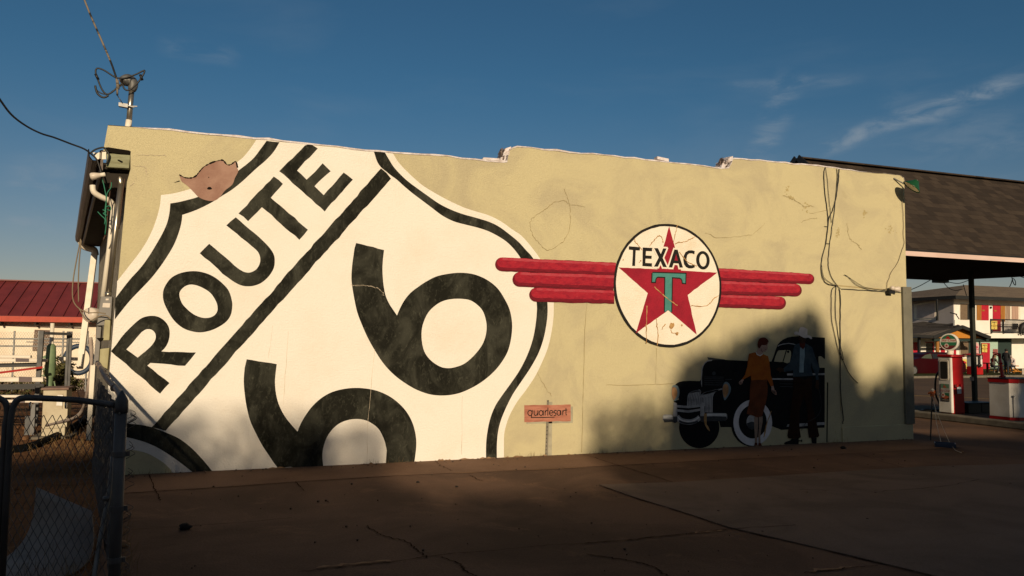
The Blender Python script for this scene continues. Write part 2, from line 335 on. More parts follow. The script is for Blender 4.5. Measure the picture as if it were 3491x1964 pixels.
# dark open edge of the raised slab
P = crack_path([(*p[:2], .0065) for p in slab_near], .03, .0065, .005); ck.stroke([p+np.array((-.004, -.004, 0)) for p in P], [.006+.022*rng.random()**2 for _ in P], nrm=(0, 0, 1))
ck.build('pavement_crack', m_crk, lot)
m_tar = mat('tyre_and_oil_stain', (.05, .032, .022), (.07, .045, .03), rough=.8, scale=5, spec=.2)
m_sand = mat('dry_silt', (.30, .18, .10), (.24, .14, .08), rough=1, scale=9, spec=.05)
sd = B()
for conv, pts, w in ((s1, [(1850, 101), (2100, 90), (2576, 68)], .02), (s1, [(1100, 616), (1300, 596), (1500, 580)], .03), (s2, [(640, 548), (800, 530)], .02), (s2, [(1310, 772), (1560, 745)], .02)):
    P = crack_path([G(*conv(*p), .011) for p in pts], w, .011, .01); sd.stroke(P, [w*(.2+1.3*rng.random()) for _ in P], nrm=(0, 0, 1))
sd.build('silt_line', m_sand, lot)
# dirt yard behind the gate
m_dirt = mat('yard_dirt', (.17, .085, .042), (.11, .055, .028), rough=1, scale=1.6, c3=(.24, .14, .075), s3=7, t3=(.55, .72), bump=.05, bscale=6, spec=.05)
n = 40; b = B(); dv = []
for j in range(n+1):
    for i in range(n+1):
        u, v = i/n, j/n; y = 4.3+20*v*v+v*2; xr = (-.64-(y-4.3)*.105) if y < 10.2 else (-1.3-(y-10.2)*.178); x = xr-u*u*16
        dv.append((x, y, .01+.05*u*(math.sin(3*x+2*y)*.3+math.sin(1.3*y-x)*.4+.5)+.012*rng.random()))
b.add(dv, [(j*(n+1)+i, j*(n+1)+i+1, (j+1)*(n+1)+i+1, (j+1)*(n+1)+i) for j in range(n) for i in range(n)])
b.build('dirt_yard', m_dirt, smooth=True, kind='structure')
# road beyond the pumps
rx = list(np.linspace(17.6, 33.5, 18))+[70]
b = B(); b.add([(x, y, gz(x)-.006) for y in (-20, 10, 20, 30, 37.0) for x in rx], [(j*len(rx)+i, j*len(rx)+i+1, (j+1)*len(rx)+i+1, (j+1)*len(rx)+i) for j in range(4) for i in range(len(rx)-1)])
road = b.build('road', m_asph, kind='structure')
m_yel = flat('road_yellow', (.42, .25, .05), rough=.9)
b = B(); xx = np.linspace(17.8, 34, 20)
for y0 in (19.2, 19.45):
    b.add([(x, y, gz(x)) for x in xx for y in (y0, y0+.11)], [(2*i, 2*i+2, 2*i+3, 2*i+1) for i in range(19)])
b.build('yellow_line', m_yel, road)
m_grass = mat('thin_lawn', (.05, .055, .02), (.035, .04, .015), rough=1, scale=9, c3=(.09, .08, .04), s3=30, bump=.05, bscale=30, spec=.05)
B().box(26, 70, 37.15, 56, -.5, -.38).build('lawn', m_grass, kind='structure')
m_kerb = mat('kerb_concrete', (.17, .15, .12), (.10, .09, .075), rough=.95, scale=5, bump=.004, spec=.1)
B().box(26, 70, 37.0, 37.147, -.52, -.37).build('kerb', m_kerb, kind='structure')
#PART2
# ------------------------------------------------------------------ station building and its painted wall
bld = thing('station_building', (5, 10.3, 0), 'old olive stucco filling station with painted highway shield, star badge and car mural', 'building')
top = [(368, 427), (450, 433), (640, 450), (870, 473), (1100, 496), (1338, 520), (1530, 533), (1665, 549), (1715, 552), (1729, 551), (1733, 525), (1738, 510), (1750, 503), (1763, 500),
       (1900, 514), (2060, 529), (2230, 547), (2300, 556), (2400, 566), (2461, 575), (2484, 573), (2493, 556), (2499, 540), (2620, 550), (2760, 563), (2870, 577), (2960, 588), (3068, 598), (3080, 607), (3083, 620)]
left = [(445, 577), (433, 620), (420, 760), (402, 960), (388, 1090), (378, 1210), (370, 1300)]
b = B()
P = []
tw = [W(*p) for p in top]
for i in range(len(tw)-1):
    m_ = max(1, int(np.linalg.norm(tw[i+1]-tw[i])/.16))
    for k in range(m_):
        q = tw[i]+(tw[i+1]-tw[i])*k/m_; q = q+np.array((rng.normal(0, .003), 0, rng.normal(0, .006))) if k else q; P.append(q)
P.append(tw[-1])
TOPLINE = [p.copy() for p in P]
rightb = [W(3088, 900), np.array((10.93, WY, -.05))]
leftb = [np.array((-1.30, WY, -.05)), W(370, 1300), W(378, 1210), W(388, 1090), W(402, 960), W(420, 760), W(433, 620), W(445, 577), W(445, 516), W(352, 514)]
P = P+rightb+leftb
b.prism(P, (0, .26, 0))
wall = b.build('wall', m_olive, bld)
b = B(); b.prism([SW0+(0, 0.02, 0), SW0+SWD*9.1, SW0+SWD*9.1+(0, 0, 3.7), SW0+(0, 0.02, 3.62)], (.2, .03, 0))
m_side = mat('dirty_side_stucco', lit(160, 140, 108), lit(128, 110, 82), rough=.95, scale=2.2, stretch=(1, 1, .4), c3=lit(90, 78, 60), s3=6, t3=(.55, .75), bump=.01, bscale=40, spec=.1)
b.build('side_wall', m_side, bld)
b = B(); b.prism([(-1.0, 10.41, 3.66), (10.6, 10.41, 3.66), (10.6, 19.2, 3.66), (-2.5, 19.2, 3.66)], (0, 0, .12)); b.build('roof', m_kerb, bld)
b = B(); b.prism([(10.62, 10.41, -.05), (10.90, 10.41, -.05), (10.90, 19.2, -.05), (10.62, 19.2, -.05)], (0, 0, 3.7)); b.prism([(-2.5, 19.22, -.05), (10.9, 19.22, -.05), (10.9, 19.4, -.05), (-2.5, 19.4, -.05)], (0, 0, 3.7))
b.build('rear_wall', m_side, bld)
# white roof coating turned over the parapet
m_cap = mat('white_roof_coating', lit(238, 214, 188), lit(205, 175, 145), rough=.7, scale=9, c3=lit(120, 90, 70), s3=16, t3=(.62, .75), bump=.02, bscale=25, spec=.3)
b = B(); T = TOPLINE; m_ = len(T); vs = []
for i, p in enumerate(T):
    f = min(1, max(0, (p[0]+1.15)/.3))*(1 if p[0] < 9.3 else max(.15, 1-(p[0]-9.3)*.9))
    h = (.008+.010*rng.random()+(.02 if rng.random() < .06 else 0))*f+.002; dpt = .004+.006*rng.random()
    dr = (.003+.010*rng.random())*f
    vs += [p+(0, -dpt, -dr), p+(0, -dpt-.004, h*.6), p+(0, .03, h), p+(0, .28, h+.004)]
b.add(vs, [(4*i+k, 4*i+k+1, 4*i+5+k, 4*i+4+k) for i in range(m_-1) for k in range(3)])
for (x0, y0), (x1, y1) in (((1716, 551), (1740, 505)), ((2463, 574), (2494, 540))):     # torn felt at the steps
    for k in range(9):
        t = k/8; c = W(x0+(x1-x0)*t, y0+(y1-y0)*t); r = .03+.02*rng.random()
        b.obox(c+(-.035+.02*rng.random(), .05+.1*rng.random(), 0), (r, 0, r*.4), (0, .09, .01), (0, -.004, .028))
c = W(1690, 546); b.obox(c+(-.05, .08, .02), (.13, .02, .008), (0, .04, 0), (.01, 0, .016)); c = W(2262, 546); b.obox(c+(0, .06, .02), (.1, 0, -.01), (0, .05, 0), (0, 0, .022))
b.build('parapet_coating', m_cap, bld, smooth=False)
m_felt = mat('torn_roof_felt', lit(150, 120, 95), lit(70, 55, 45), rough=.9, scale=22, stretch=(2, 1, .5), lo=.4, hi=.6, bump=.02, bscale=40)
for (x0, y0), (x1, y1) in (((1712, 548), (1730, 512)), ((2458, 572), (2486, 545))):
    b = B()
    for k in range(7):
        c = W(x0+(x1-x0)*rng.random(), y0+(y1-y0)*k/6); b.obox(c+(-.01, .02+.05*rng.random(), 0), (.012, 0, .006), (0, .03, 0), (.008*rng.normal(), -.02, .03+.02*rng.random()))
    b.build('torn_felt', m_felt, bld)
# plinth and corner board on the right
zb = .255
P0 = W(2868, 1400)
b = B().prism([(P0[0], WY-.028, -.03), (10.96, WY-.028, -.03), (10.96, WY-.028, zb), (P0[0], WY-.028, zb-.01)], (0, .027, 0)); b.build('plinth', m_olive, bld, bevel=.006)
m_trim = mat('grey_green_trim', (.165, .158, .125), (.135, .13, .104), rough=.8, scale=5, c3=(.10, .10, .08), s3=14, bump=.002, spec=.2)
xa = W(3071, 978); xb = W(3081, 1455)
b = B().prism([(xa[0], WY-.045, xa[2]), (10.985, WY-.045, xa[2]+.0), (10.985, WY-.045, zb+.004), (xa[0]+.0, WY-.045, zb+.004)], (0, .044, 0)); b.build('corner_board', m_trim, bld, bevel=.004)
b = B()
b.stroke([W(2845, 973, 1), W(3066, 992, 1)], .02); b.stroke([W(2862, 987, 1), W(2862, 1100, 1), W(2866, 1400, 1)], .012)
b.build('render_joint', flat('joint_line', lit(176, 146, 92), rough=1, spec=0), bld)  # tan strips drawn along the render joints

def poly(conv, pts, k): return [W(*conv(*p), k) for p in pts]
F_ = lambda x, y: (x, y)
a5 = lambda x, y: (350+x/2.2295, 450+y/2.2295)
r6 = lambda x, y: (350+x/1.61, 1000+y/1.61)
cb = lambda x, y: (1188+x/2, 480+y/2)
cc = lambda x, y: (1188+x/2, 1000+y/2)
cd = lambda x, y: (300+x/2, 1100+y/2)
ct = lambda x, y: (2050+x/3.082, 730+y/3.082)
cw = lambda x, y: (1650+x/2.1467, 700+y/2.1467)
ce = lambda x, y: (2240+x/8, 1200+y/8)
cg = lambda x, y: (2240+x/8, 1370+y/8)
ch = lambda x, y: (2520+x/8, 1100+y/8)
ck_ = lambda x, y: (2520+x/5.348, 1270+y/5.348)
cm = lambda x, y: (2200+x/2.634, 1050+y/2.634)
def px(conv, pts): return [conv(*p) for p in pts]
def sm(conv, pts, per=5, closed=False): return [tuple(q) for q in spline([np.array(conv(*p)) for p in pts], per, closed)]
def onwall(P, k): return [W(p[0], p[1], k) for p in P]
def edgejit(P, k, amp=.004, closed=True):                      # a hand-painted edge: close points with a tremble
    Q = onwall(P, k); out = []
    for i in range(len(Q) if closed else len(Q)-1):
        p, q = Q[i], Q[(i+1) % len(Q)]; n_ = max(1, int(np.linalg.norm(q-p)/.07))
        for j in range(n_):
            r = p+(q-p)*j/n_; out.append(r+np.array((rng.normal(0, amp), 0, rng.normal(0, amp))) if j else r)
    return out

# --- highway shield
shield = B()
Lw = sm(a5, [(110, 1135), (200, 1020), (270, 930), (330, 840), (380, 740), (415, 640), (435, 560), (443, 480)])+sm(a5, [(443, 480), (520, 470), (590, 455), (680, 428), (780, 385), (900, 320), (1015, 235), (1070, 190), (1120, 130), (1168, 59)])[1:]
Rw = sm(cb, [(302, 84), (340, 145), (395, 205), (440, 248), (500, 300), (570, 345), (650, 390), (720, 425), (800, 460), (880, 485), (960, 510), (1040, 550), (1110, 600), (1170, 640), (1215, 685), (1260, 740), (1300, 795), (1345, 880), (1380, 980)]) + \
     sm(cc, [(1400, 65), (1398, 160), (1385, 260), (1360, 370), (1320, 470), (1270, 570), (1210, 660), (1150, 740), (1100, 830), (1075, 900), (1062, 960), (1060, 1030), (1060, 1133)])
Bw = px(cd, [(2225, 955), (1600, 980), (842, 1016), (575, 1030)]) + sm(cd, [(575, 1014), (520, 960), (460, 920), (400, 890), (330, 872), (275, 868), (190, 868), (100, 866)])[1:]
mid = [W(*a5(1168, 59), 1)] + [np.array((p[0], WY-.0016, p[2]-.012)) for p in TOPLINE if W(*a5(1172, 59))[0] < p[0] < W(*cb(300, 84))[0]]
P = edgejit(Lw, 1, .003, False)+mid+edgejit(Rw, 1, .003, False)+onwall(Bw, 1)+onwall([(366, 1350), (371, 1300), (378, 1210), (388, 1090), (399, 975)], 1)
shield_o = shield.sheet(P).build('shield_mural', m_white, bld, label='white highway shield with black ROUTE 66 lettering tilted across the wall')
bd = B()
Lo = sm(a5, [(98, 1262), (200, 1130), (290, 1030), (355, 940), (410, 850), (455, 770), (490, 690), (508, 610), (514, 543)])+sm(a5, [(514, 543), (580, 532), (650, 515), (720, 495), (830, 450), (950, 365), (1030, 295), (1095, 245), (1150, 195), (1200, 130), (1246, 67)])[1:]
Li = sm(a5, [(1344, 78), (1300, 150), (1240, 215), (1170, 275), (1100, 340), (1050, 385), (980, 440), (900, 490), (820, 540), (740, 580), (680, 605), (605, 630)])+sm(a5, [(605, 630), (600, 680), (580, 760), (545, 850), (500, 930), (440, 1020), (370, 1110), (290, 1195), (200, 1290), (92, 1425)])[1:]
bd.sheet(edgejit(Lo+Li, 2))
Ro = sm(cb, [(247, 77), (275, 125), (310, 180), (360, 235), (410, 280), (470, 325), (540, 375), (620, 430), (700, 470), (780, 500), (870, 525), (960, 553), (1030, 588), (1100, 640), (1160, 690), (1210, 745), (1258, 800), (1310, 900), (1345, 1000)]) + \
     sm(cc, [(1357, 65), (1358, 130), (1350, 210), (1330, 310), (1295, 410), (1240, 510), (1180, 600), (1120, 690), (1070, 790), (1035, 880), (1018, 960), (1012, 1040), (1012, 1136)])
Ri = sm(cc, [(938, 1139), (938, 1040), (945, 960), (965, 860), (1000, 770), (1045, 700), (1110, 610), (1170, 520), (1220, 420), (1255, 320), (1275, 220), (1285, 120), (1283, 65)]) + \
     sm(cb, [(1265, 1000), (1225, 890), (1172, 797), (1130, 740), (1080, 690), (1020, 650), (950, 615), (880, 592), (800, 572), (720, 550), (640, 510), (560, 450), (500, 405), (440, 360), (380, 310), (330, 265), (290, 236), (260, 212), (222, 180), (195, 140), (172, 69)])
bd.sheet(edgejit(Ro+Ri, 2))
bd.sheet(edgejit(px(cb, [(222, 188), (290, 258)])+[(564, 1469), (517, 1457)], 2.5))
bd.sheet(edgejit(sm(cd, [(60, 668), (200, 680), (290, 690), (360, 697), (430, 712), (520, 745), (620, 790), (700, 850), (760, 910), (800, 955), (848, 1014)])+sm(cd, [(712, 1018), (630, 955), (560, 905), (470, 850), (380, 812), (290, 787), (200, 770), (60, 763)]), 2))
bd.build('shield_border', m_black, shield_o, fixn=True)
lt = {}
def letter(name, outer, counters=(), k=2, m=m_black, mc=None, parent=shield_o, amp=.0035):
    o = B().sheet(edgejit(outer, k, amp)).build(name, m, parent)
    if counters:
        b = B()
        for c_ in counters: b.sheet(edgejit(c_, k+1, amp))
        b.build('letter_counter', mc or m_white, parent)
    return o
letter('letter_r', px(r6, [(45, 318), (100, 245), (150, 190)])+sm(r6, [(150, 190), (200, 145), (240, 127), (290, 125), (330, 143), (358, 175), (368, 215), (362, 260), (345, 295), (322, 319)])[1:]+px(r6, [(512, 325), (452, 398), (262, 382), (245, 397), (367, 493), (315, 551)]),
       [px(r6, [(130, 308)])+sm(r6, [(215, 212), (240, 198), (268, 200), (288, 220), (290, 250), (270, 285), (235, 318)])+px(r6, [(192, 353)])])
letter('letter_o', sm(a5, [(458, 1230), (470, 1180), (510, 1120), (560, 1085), (630, 1063), (710, 1058), (790, 1075), (860, 1110), (920, 1160), (960, 1210), (982, 1280), (985, 1330), (972, 1395), (930, 1450), (845, 1500), (760, 1522), (690, 1518), (610, 1490), (540, 1430), (490, 1350), (463, 1285)], 4, True),
       [sm(a5, [(583, 1230), (605, 1190), (650, 1163), (700, 1163), (760, 1185), (820, 1225), (860, 1285), (873, 1330), (868, 1370), (840, 1400), (800, 1413), (750, 1410), (690, 1385), (630, 1335), (597, 1290)], 4, True)])
letter('letter_u', px(a5, [(1012, 648)])+sm(a5, [(1190, 800), (1260, 870), (1300, 930), (1308, 985), (1298, 1040), (1260, 1100), (1200, 1150), (1130, 1172), (1060, 1168), (1000, 1140), (950, 1105)])+px(a5, [(738, 922), (810, 850)])+sm(a5, [(1040, 1045), (1080, 1065), (1120, 1068), (1160, 1050), (1185, 1020), (1197, 985), (1195, 945), (1175, 905), (1130, 865)])+px(a5, [(940, 710)]))
letter('letter_t', px(a5, [(1300, 338), (1370, 395), (1278, 500), (1560, 743), (1495, 820), (1210, 572), (1105, 678), (1032, 620)]))
letter('letter_e', px(a5, [(1342, 298), (1538, 102), (1560, 96), (1592, 98), (1635, 125), (1478, 293), (1550, 362), (1672, 238), (1733, 298), (1610, 412), (1680, 480), (1832, 308), (1902, 362), (1688, 605)]))
six1 = sm(cb, [(52, 697), (243, 745)], 1)+sm(cb, [(236, 800), (232, 870), (235, 940), (242, 1000), (255, 1060), (280, 1115), (310, 1160), (330, 1190)])+sm(cb, [(332, 1188), (350, 1145), (380, 1090), (420, 1040), (470, 1000), (530, 960), (600, 925), (680, 907), (760, 900), (840, 907), (910, 930), (970, 965), (1020, 1010), (1060, 1070), (1095, 1140), (1112, 1210), (1116, 1280), (1105, 1370), (1080, 1450), (1030, 1530), (970, 1595), (900, 1650), (820, 1695), (740, 1725), (650, 1737), (560, 1730), (470, 1700), (390, 1655), (310, 1595), (240, 1520), (180, 1430), (130, 1340), (90, 1250), (60, 1170), (40, 1080), (25, 990), (20, 930), (25, 850), (35, 775)])
letter('numeral_six', six1, [sm(cc, [(500, 320), (500, 250), (515, 190), (545, 130), (590, 85), (640, 55), (700, 40), (770, 38), (830, 48), (880, 80), (915, 120), (935, 175), (942, 230), (935, 290), (915, 345), (885, 390), (840, 440), (790, 480), (740, 500), (690, 510), (640, 505), (590, 480), (545, 440), (515, 390)], 4, True)])
letter('numeral_six', px(cd, [(1082, 250), (1287, 283)])+sm(cd, [(1280, 340), (1275, 400), (1280, 470), (1295, 540), (1320, 600), (1350, 650), (1390, 700), (1428, 742)])+sm(cd, [(1430, 740), (1450, 690), (1485, 630), (1530, 570), (1590, 515), (1660, 475), (1740, 453), (1820, 445), (1900, 450), (1980, 468), (2060, 505), (2130, 560), (2180, 620), (2215, 690), (2235, 770), (2238, 850), (2225, 955)])+px(cd, [(2033, 963)])+sm(cd, [(2037, 870), (2020, 800), (1985, 730), (1940, 690), (1890, 665), (1830, 657), (1770, 665), (1710, 690), (1660, 735), (1625, 790), (1605, 850), (1598, 910), (1604, 982)])+px(cd, [(1292, 988)])+sm(cd, [(1240, 915), (1190, 840), (1150, 765), (1110, 680), (1085, 590), (1070, 500), (1062, 400), (1068, 310)]))
# bare plaster patch where the render fell off
pt = B().sheet(edgejit(sm(a5, [(585, 325), (620, 343), (665, 348), (705, 335), (735, 300), (770, 262), (830, 232), (880, 217), (915, 217), (945, 248), (975, 245), (1010, 228), (1022, 270), (1030, 300), (1005, 350), (985, 400), (930, 445), (895, 490), (850, 522), (790, 520), (730, 495), (690, 455), (645, 410), (600, 375), (590, 350)], 4, True), 3, .006))
pt_o = pt.build('bare_patch', m_patch, bld, label='patch of bare pinkish plaster where the render has fallen off')
b = B(); b.stroke(edgejit(sm(a5, [(583, 325), (620, 345), (665, 350), (705, 337), (735, 302), (770, 264), (830, 233), (880, 218), (915, 216), (945, 248), (975, 247), (1012, 226), (1026, 280)]), 3.6, .006, False), [.018*(.3+rng.random()) for _ in range(400)])
q = [W(*a5(812+18*math.cos(t)*(1+.2*math.sin(3*t)), 428+11*math.sin(t)), 3.6) for t in np.linspace(0, 6.1, 14)]; b.sheet(q)
q = [W(*a5(806+4*math.cos(t), 345+4*math.sin(t)), 3.6) for t in np.linspace(0, 5.9, 8)]; b.sheet(q); b.stroke([W(*a5(585, 372), 3.6), W(*a5(565, 378), 3.6), W(*a5(545, 384), 3.6)], [.012, .008, .003])
b.build('dark_edge_line', m_dark, pt_o)  # dark line on the patch's upper edge and dark spots inside it

# --- winged star badge
wings = thing('_', (0, 0, 0), '', '') if False else None
cen = .5*(W(2090.5, 962)+W(2458, 968)); cen[2] = .5*(W(2276, 762)[2]+W(2276, 1186)[2]); RAD = .5*(W(2458, 968)[0]-W(2090.5, 962)[0])
def disc(r, k, n=72, dz=0): return [np.array((cen[0]+r*math.cos(t), WY-.0016*k, cen[2]+dz+r*math.sin(t)))+np.array((rng.normal(0, .0015), 0, rng.normal(0, .0015))) for t in np.linspace(0, 2*math.pi, n, endpoint=False)]
badge = B().sheet(disc(RAD, 8)).build('star_badge_mural', m_ink, bld, label='round cream badge with red star, green T and TEXACO lettering between red wings')
B().sheet(disc(RAD-.040, 9)).build('badge_field', m_cream, badge)
B().sheet(edgejit(px(ct, [(713, 128), (838, 593), (1218, 615), (908, 850), (1002, 1267), (703, 1010), (363, 1252), (488, 830), (180, 560), (588, 580)]), 10, .002)).build('star', m_star, badge)
TEX = {'t': ([(290, 338), (408, 348), (405, 382), (362, 380), (355, 545), (325, 543), (333, 377), (290, 372)], None),
       'e': ([(436, 350), (535, 355), (533, 390), (470, 387), (467, 435), (530, 438), (528, 470), (465, 467), (463, 513), (533, 517), (532, 552), (432, 545)], None),
       'x': ([(555, 357), (595, 358), (625, 420), (650, 360), (685, 362), (645, 460), (690, 558), (648, 556), (622, 495), (595, 553), (553, 552), (603, 455)], None),
       'a': ([(768, 372), (803, 375), (858, 562), (822, 563), (812, 520), (760, 516), (745, 562), (708, 560)], [(786, 420), (768, 487), (805, 490)]),
       'c': ([(982, 388), (950, 380), (915, 382), (885, 400), (868, 435), (862, 480), (870, 525), (890, 555), (920, 570), (955, 570), (982, 560), (980, 528), (950, 538), (922, 535), (900, 505), (895, 470), (903, 430), (925, 412), (955, 412), (978, 422)], None)}
for ch_, (o_, c_) in TEX.items():
    if ch_ in 'xa':
        b = B(); ns_ = len(o_)
        for i in range(ns_):
            p, q = W(*ct(*o_[i]), 11), W(*ct(*o_[(i+1) % ns_]), 11); d = (q-p)/np.linalg.norm(q-p); b.stroke([p-d*.02, q+d*.02], .05, dy=.0001*i)
        b.build('letter_outline', m_cream, badge)
    letter('letter_'+ch_, px(ct, o_), [px(ct, c_)] if c_ else (), 12, m_ink, m_star, badge, .001)
el = lambda rx, ry: [(1068+rx*math.cos(t)+.04*ry*math.sin(t), 485+ry*math.sin(t)) for t in np.linspace(0, 2*math.pi, 30, endpoint=False)]
letter('letter_o', px(ct, el(71, 97)), [px(ct, el(38, 66))], 12, m_ink, m_cream, badge, .001)
Tp = [(538, 618), (885, 628), (882, 725), (855, 722), (851, 695), (842, 678), (822, 668), (742, 662), (735, 1032), (703, 1010), (668, 1030), (672, 660), (592, 657), (576, 668), (568, 685), (565, 712), (535, 712)]
B().stroke([W(*ct(*p), 11) for p in Tp[:9]], .036).stroke([W(*ct(*p), 11) for p in Tp[10:]+Tp[:1]], .036).build('letter_outline', m_ink, badge)
B().sheet(onwall(px(ct, Tp), 12)).build('letter_t', m_teal, badge)
def wingbar(conv, p0, p1, q0, q1, side):          # top edge p0-p1, bottom edge q0-q1, the rounded end on one side
    def outline(t0, t1, inset, k):
        a0, a1, b0, b1 = (np.array(v, float) for v in (p0, p1, q0, q1))
        A0, A1 = a0+(b0-a0)*t0, a1+(b1-a1)*t0; B0, B1 = a0+(b0-a0)*t1, a1+(b1-a1)*t1
        end, far = ((A0, B0), (A1, B1)) if side < 0 else ((A1, B1), (A0, B0))
        c = (end[0]+end[1])/2; r = np.linalg.norm(end[0]-end[1])/2; axis = (end[0]-far[0])/np.linalg.norm(end[0]-far[0]); up = (end[0]-end[1])/2
        arc = [c+up*math.cos(t)+axis*(r*math.sin(t)-inset) for t in np.linspace(0, math.pi, 11)]
        return edgejit([conv(*v) for v in [far[0]]+arc+[far[1]]], k, .003)
    B().sheet(outline(0, 1, 0, 5)).build('wing_shadow', m_redD, badge)
    B().sheet(outline(.0, .88, 0, 5.6)).build('wing_midtone', m_redM, badge)
    B().sheet(outline(.0, .72, 0, 6.2)).build('wing', m_red, badge)
    B().sheet(outline(.03, .20, 8, 7)).build('wing_highlight', m_redL, badge)
wingbar(cb, (1050, 795), (1825, 832), (1045, 890), (1815, 924), -1)
wingbar(cb, (1172, 894), (1812, 916), (1166, 996), (1805, 1026), -1)
wingbar(cb, (1282, 1002), (1812, 1022), (1278, 1098), (1812, 1112), -1)
wingbar(cw, (1700, 460), (2380, 500), (1710, 556), (2378, 578), 1)
wingbar(cw, (1715, 552), (2280, 575), (1715, 658), (2280, 668), 1)
wingbar(cw, (1715, 654), (2165, 668), (1710, 747), (2162, 763), 1)
# rusty cracks across the badge
b = B()
for pts in ([(345, 255), (365, 300), (395, 335), (425, 375)], [(505, 335), (545, 290), (580, 245), (612, 225), (640, 260), (652, 295)], [(800, 118), (785, 180), (770, 230), (760, 290)], [(775, 310), (830, 295), (880, 290), (930, 265), (985, 238)],
            [(820, 395), (860, 450), (920, 510), (1010, 545)], [(480, 960), (478, 1100), (474, 1200), (472, 1360)], [(580, 1100), (585, 1180), (598, 1240), (590, 1380)], [(940, 965), (1010, 968), (1105, 962), (1150, 930), (1180, 885), (1235, 858)],
            [(730, 1215), (745, 1245), (790, 1255), (815, 1248)], [(640, 1210), (655, 1175), (678, 1155)], [(560, 770), (640, 840), (690, 880), (740, 920), (800, 960)]):
    P = spline([W(*ct(*p), 13) for p in pts], 4); P = [p+np.array((rng.normal(0, .004), 0, rng.normal(0, .004))) for p in P]; b.stroke(P, [.012*(.4+rng.random()) for _ in P])
for k_, (cx_, cy_, r) in enumerate(((740, 1170, 26), (755, 1165, 18), (848, 1168, 9), (415, 490, 7), (230, 480, 6), (400, 505, 5), (795, 1258, 14))):
    b.sheet([W(*ct(cx_+r*(.7+.5*rng.random())*math.cos(t), cy_+1.3*r*(.7+.5*rng.random())*math.sin(t)), 12.6+.06*k_) for t in np.linspace(0, 5.9, 12)])
b.build('rusty_crack', m_rust, badge)
# --- hairline cracks in the stucco
b = B(); bw = B()
def crk(conv, pts, w, jit=.006, k=4):
    P = spline([W(*conv(*p), k) for p in pts], 5); P = [p+np.array((rng.normal(0, jit), 0, rng.normal(0, jit))) for p in P]; (bw if P[len(P)//2][0] < 3.0 or k > 4.5 else b).stroke(P, [w*(.12+.62*rng.random()) for _ in P])
crk(cb, [(1450, 408), (1395, 425), (1350, 465), (1290, 500), (1250, 535), (1240, 580), (1255, 640), (1300, 700), (1360, 745), (1420, 720), (1470, 680), (1500, 620), (1515, 540), (1510, 450), (1490, 415), (1450, 408)], .010)
crk(cb, [(1470, 330), (1490, 380), (1510, 430), (1560, 440), (1610, 455)], .008); crk(cc, [(1625, 60), (1610, 300), (1604, 520), (1598, 760), (1590, 1085)], .010, .003)
crk(cc, [(1760, 625), (1900, 626), (2100, 622), (2215, 618)], .010, .003); crk(cc, [(180, 380), (165, 520), (150, 700), (130, 900), (125, 1150)], .008, .003); crk(cc, [(1290, 540), (1340, 640), (1385, 700)], .008)
crk(cd, [(1260, 20), (1230, 240)], .006, .003); crk(cd, [(1365, 60), (1350, 300), (1330, 560)], .007, .003); crk(cc, [(775, 700), (770, 1100)], .006, .003); crk(cc, [(2100, 370), (2095, 620)], .007, .003)
crk(a5, [(230, 255), (300, 262), (330, 290), (340, 325)], .008); crk(a5, [(260, 170), (400, 180), (470, 178), (480, 190)], .007); crk(a5, [(205, 415), (235, 385), (250, 350)], .007)
crk(cw, [(1620, 200), (1700, 235), (1860, 230), (1960, 210), (2060, 130)], .008, .008); crk(cw, [(2540, 30), (2380, 60)], .006)
s7 = lambda x, y: (2650+x/2.898, 500+y/2.898)
crk(s7, [(60, 490), (130, 500), (210, 555), (270, 590), (360, 590)], .014, .012); crk(s7, [(690, 750), (700, 860), (740, 930), (790, 960), (830, 1010)], .012, .01); crk(s7, [(230, 740), (310, 720), (400, 705)], .01, .01)
crk(a5, [(1890, 1165), (2000, 1170), (2100, 1195), (2140, 1240)], .006); crk(cb, [(20, 985), (120, 985), (200, 1005), (240, 1035)], .006); 
crk(F_, [(2858, 1510), (2850, 1480), (2848, 1470)], .01, .003)
b.build('stucco_crack', m_crack, bld); bw.build('paint_crack', flat('paint_crack_tone', lit(206, 176, 134), rough=1, spec=0), shield_o)
m_stain = mat('damp_stain', lit(176, 148, 92), lit(188, 158, 100), rough=1, spec=0, scale=14, **{k: v for k, v in STB.items() if k != 'spec'})
b = B()
for cx_, cy_, rx_, ry_ in ((865, 650, 26, 34), (1110, 825, 42, 34), (600, 850, 16, 40), (100, 420, 20, 40), (130, 500, 26, 18), (285, 600, 30, 60)):
    for _ in range(16):
        x_, y_ = cx_+rng.normal(0, rx_*.55), cy_+rng.normal(0, ry_*.55); r = 3+7*rng.random()
        b.sheet([W(*s7(x_+r*(.6+.7*rng.random())*math.cos(t), y_+r*(.6+.7*rng.random())*math.sin(t)), 1+.05*(_ % 12)) for t in np.linspace(0, 5.6, 9)])
b.build('damp_stain', m_stain, bld)

# --- vintage car mural with two painted people
body = [(470, 920), (530, 860), (600, 820), (700, 795), (900, 785), (1160, 795), (1195, 760), (1205, 600), (1215, 480), (1240, 380), (1290, 300), (1370, 240), (1500, 218), (1840, 215), (2560, 248)]
bp = px(ce, body)+px(ch, [(245, 1050), (880, 1060), (950, 880), (1010, 700), (1050, 600), (1120, 520), (1200, 460), (1320, 405), (1450, 380), (1600, 370), (2000, 390), (2340, 410), (2340, 985)])+px(ck_, [(1560, 0), (1560, 905), (1556, 1005), (870, 1040), (770, 1047), (600, 980), (400, 1000)])+px(cg, [(2300, 690), (2010, 690), (1730, 690), (1690, 500), (1300, 560), (800, 540), (560, 420), (545, 100), (450, -20)])+px(ce, [(600, 1300)])
car = B().sheet(onwall(bp, 1)).build('car_mural', m_carbody, bld, label='painted black vintage car with a woman in orange and a cowboy')
def part(name, conv, pts, k, m, smooth=False): return B().sheet(onwall(sm(conv, pts, 4, True) if smooth else px(conv, pts), k)).build(name, m, car)
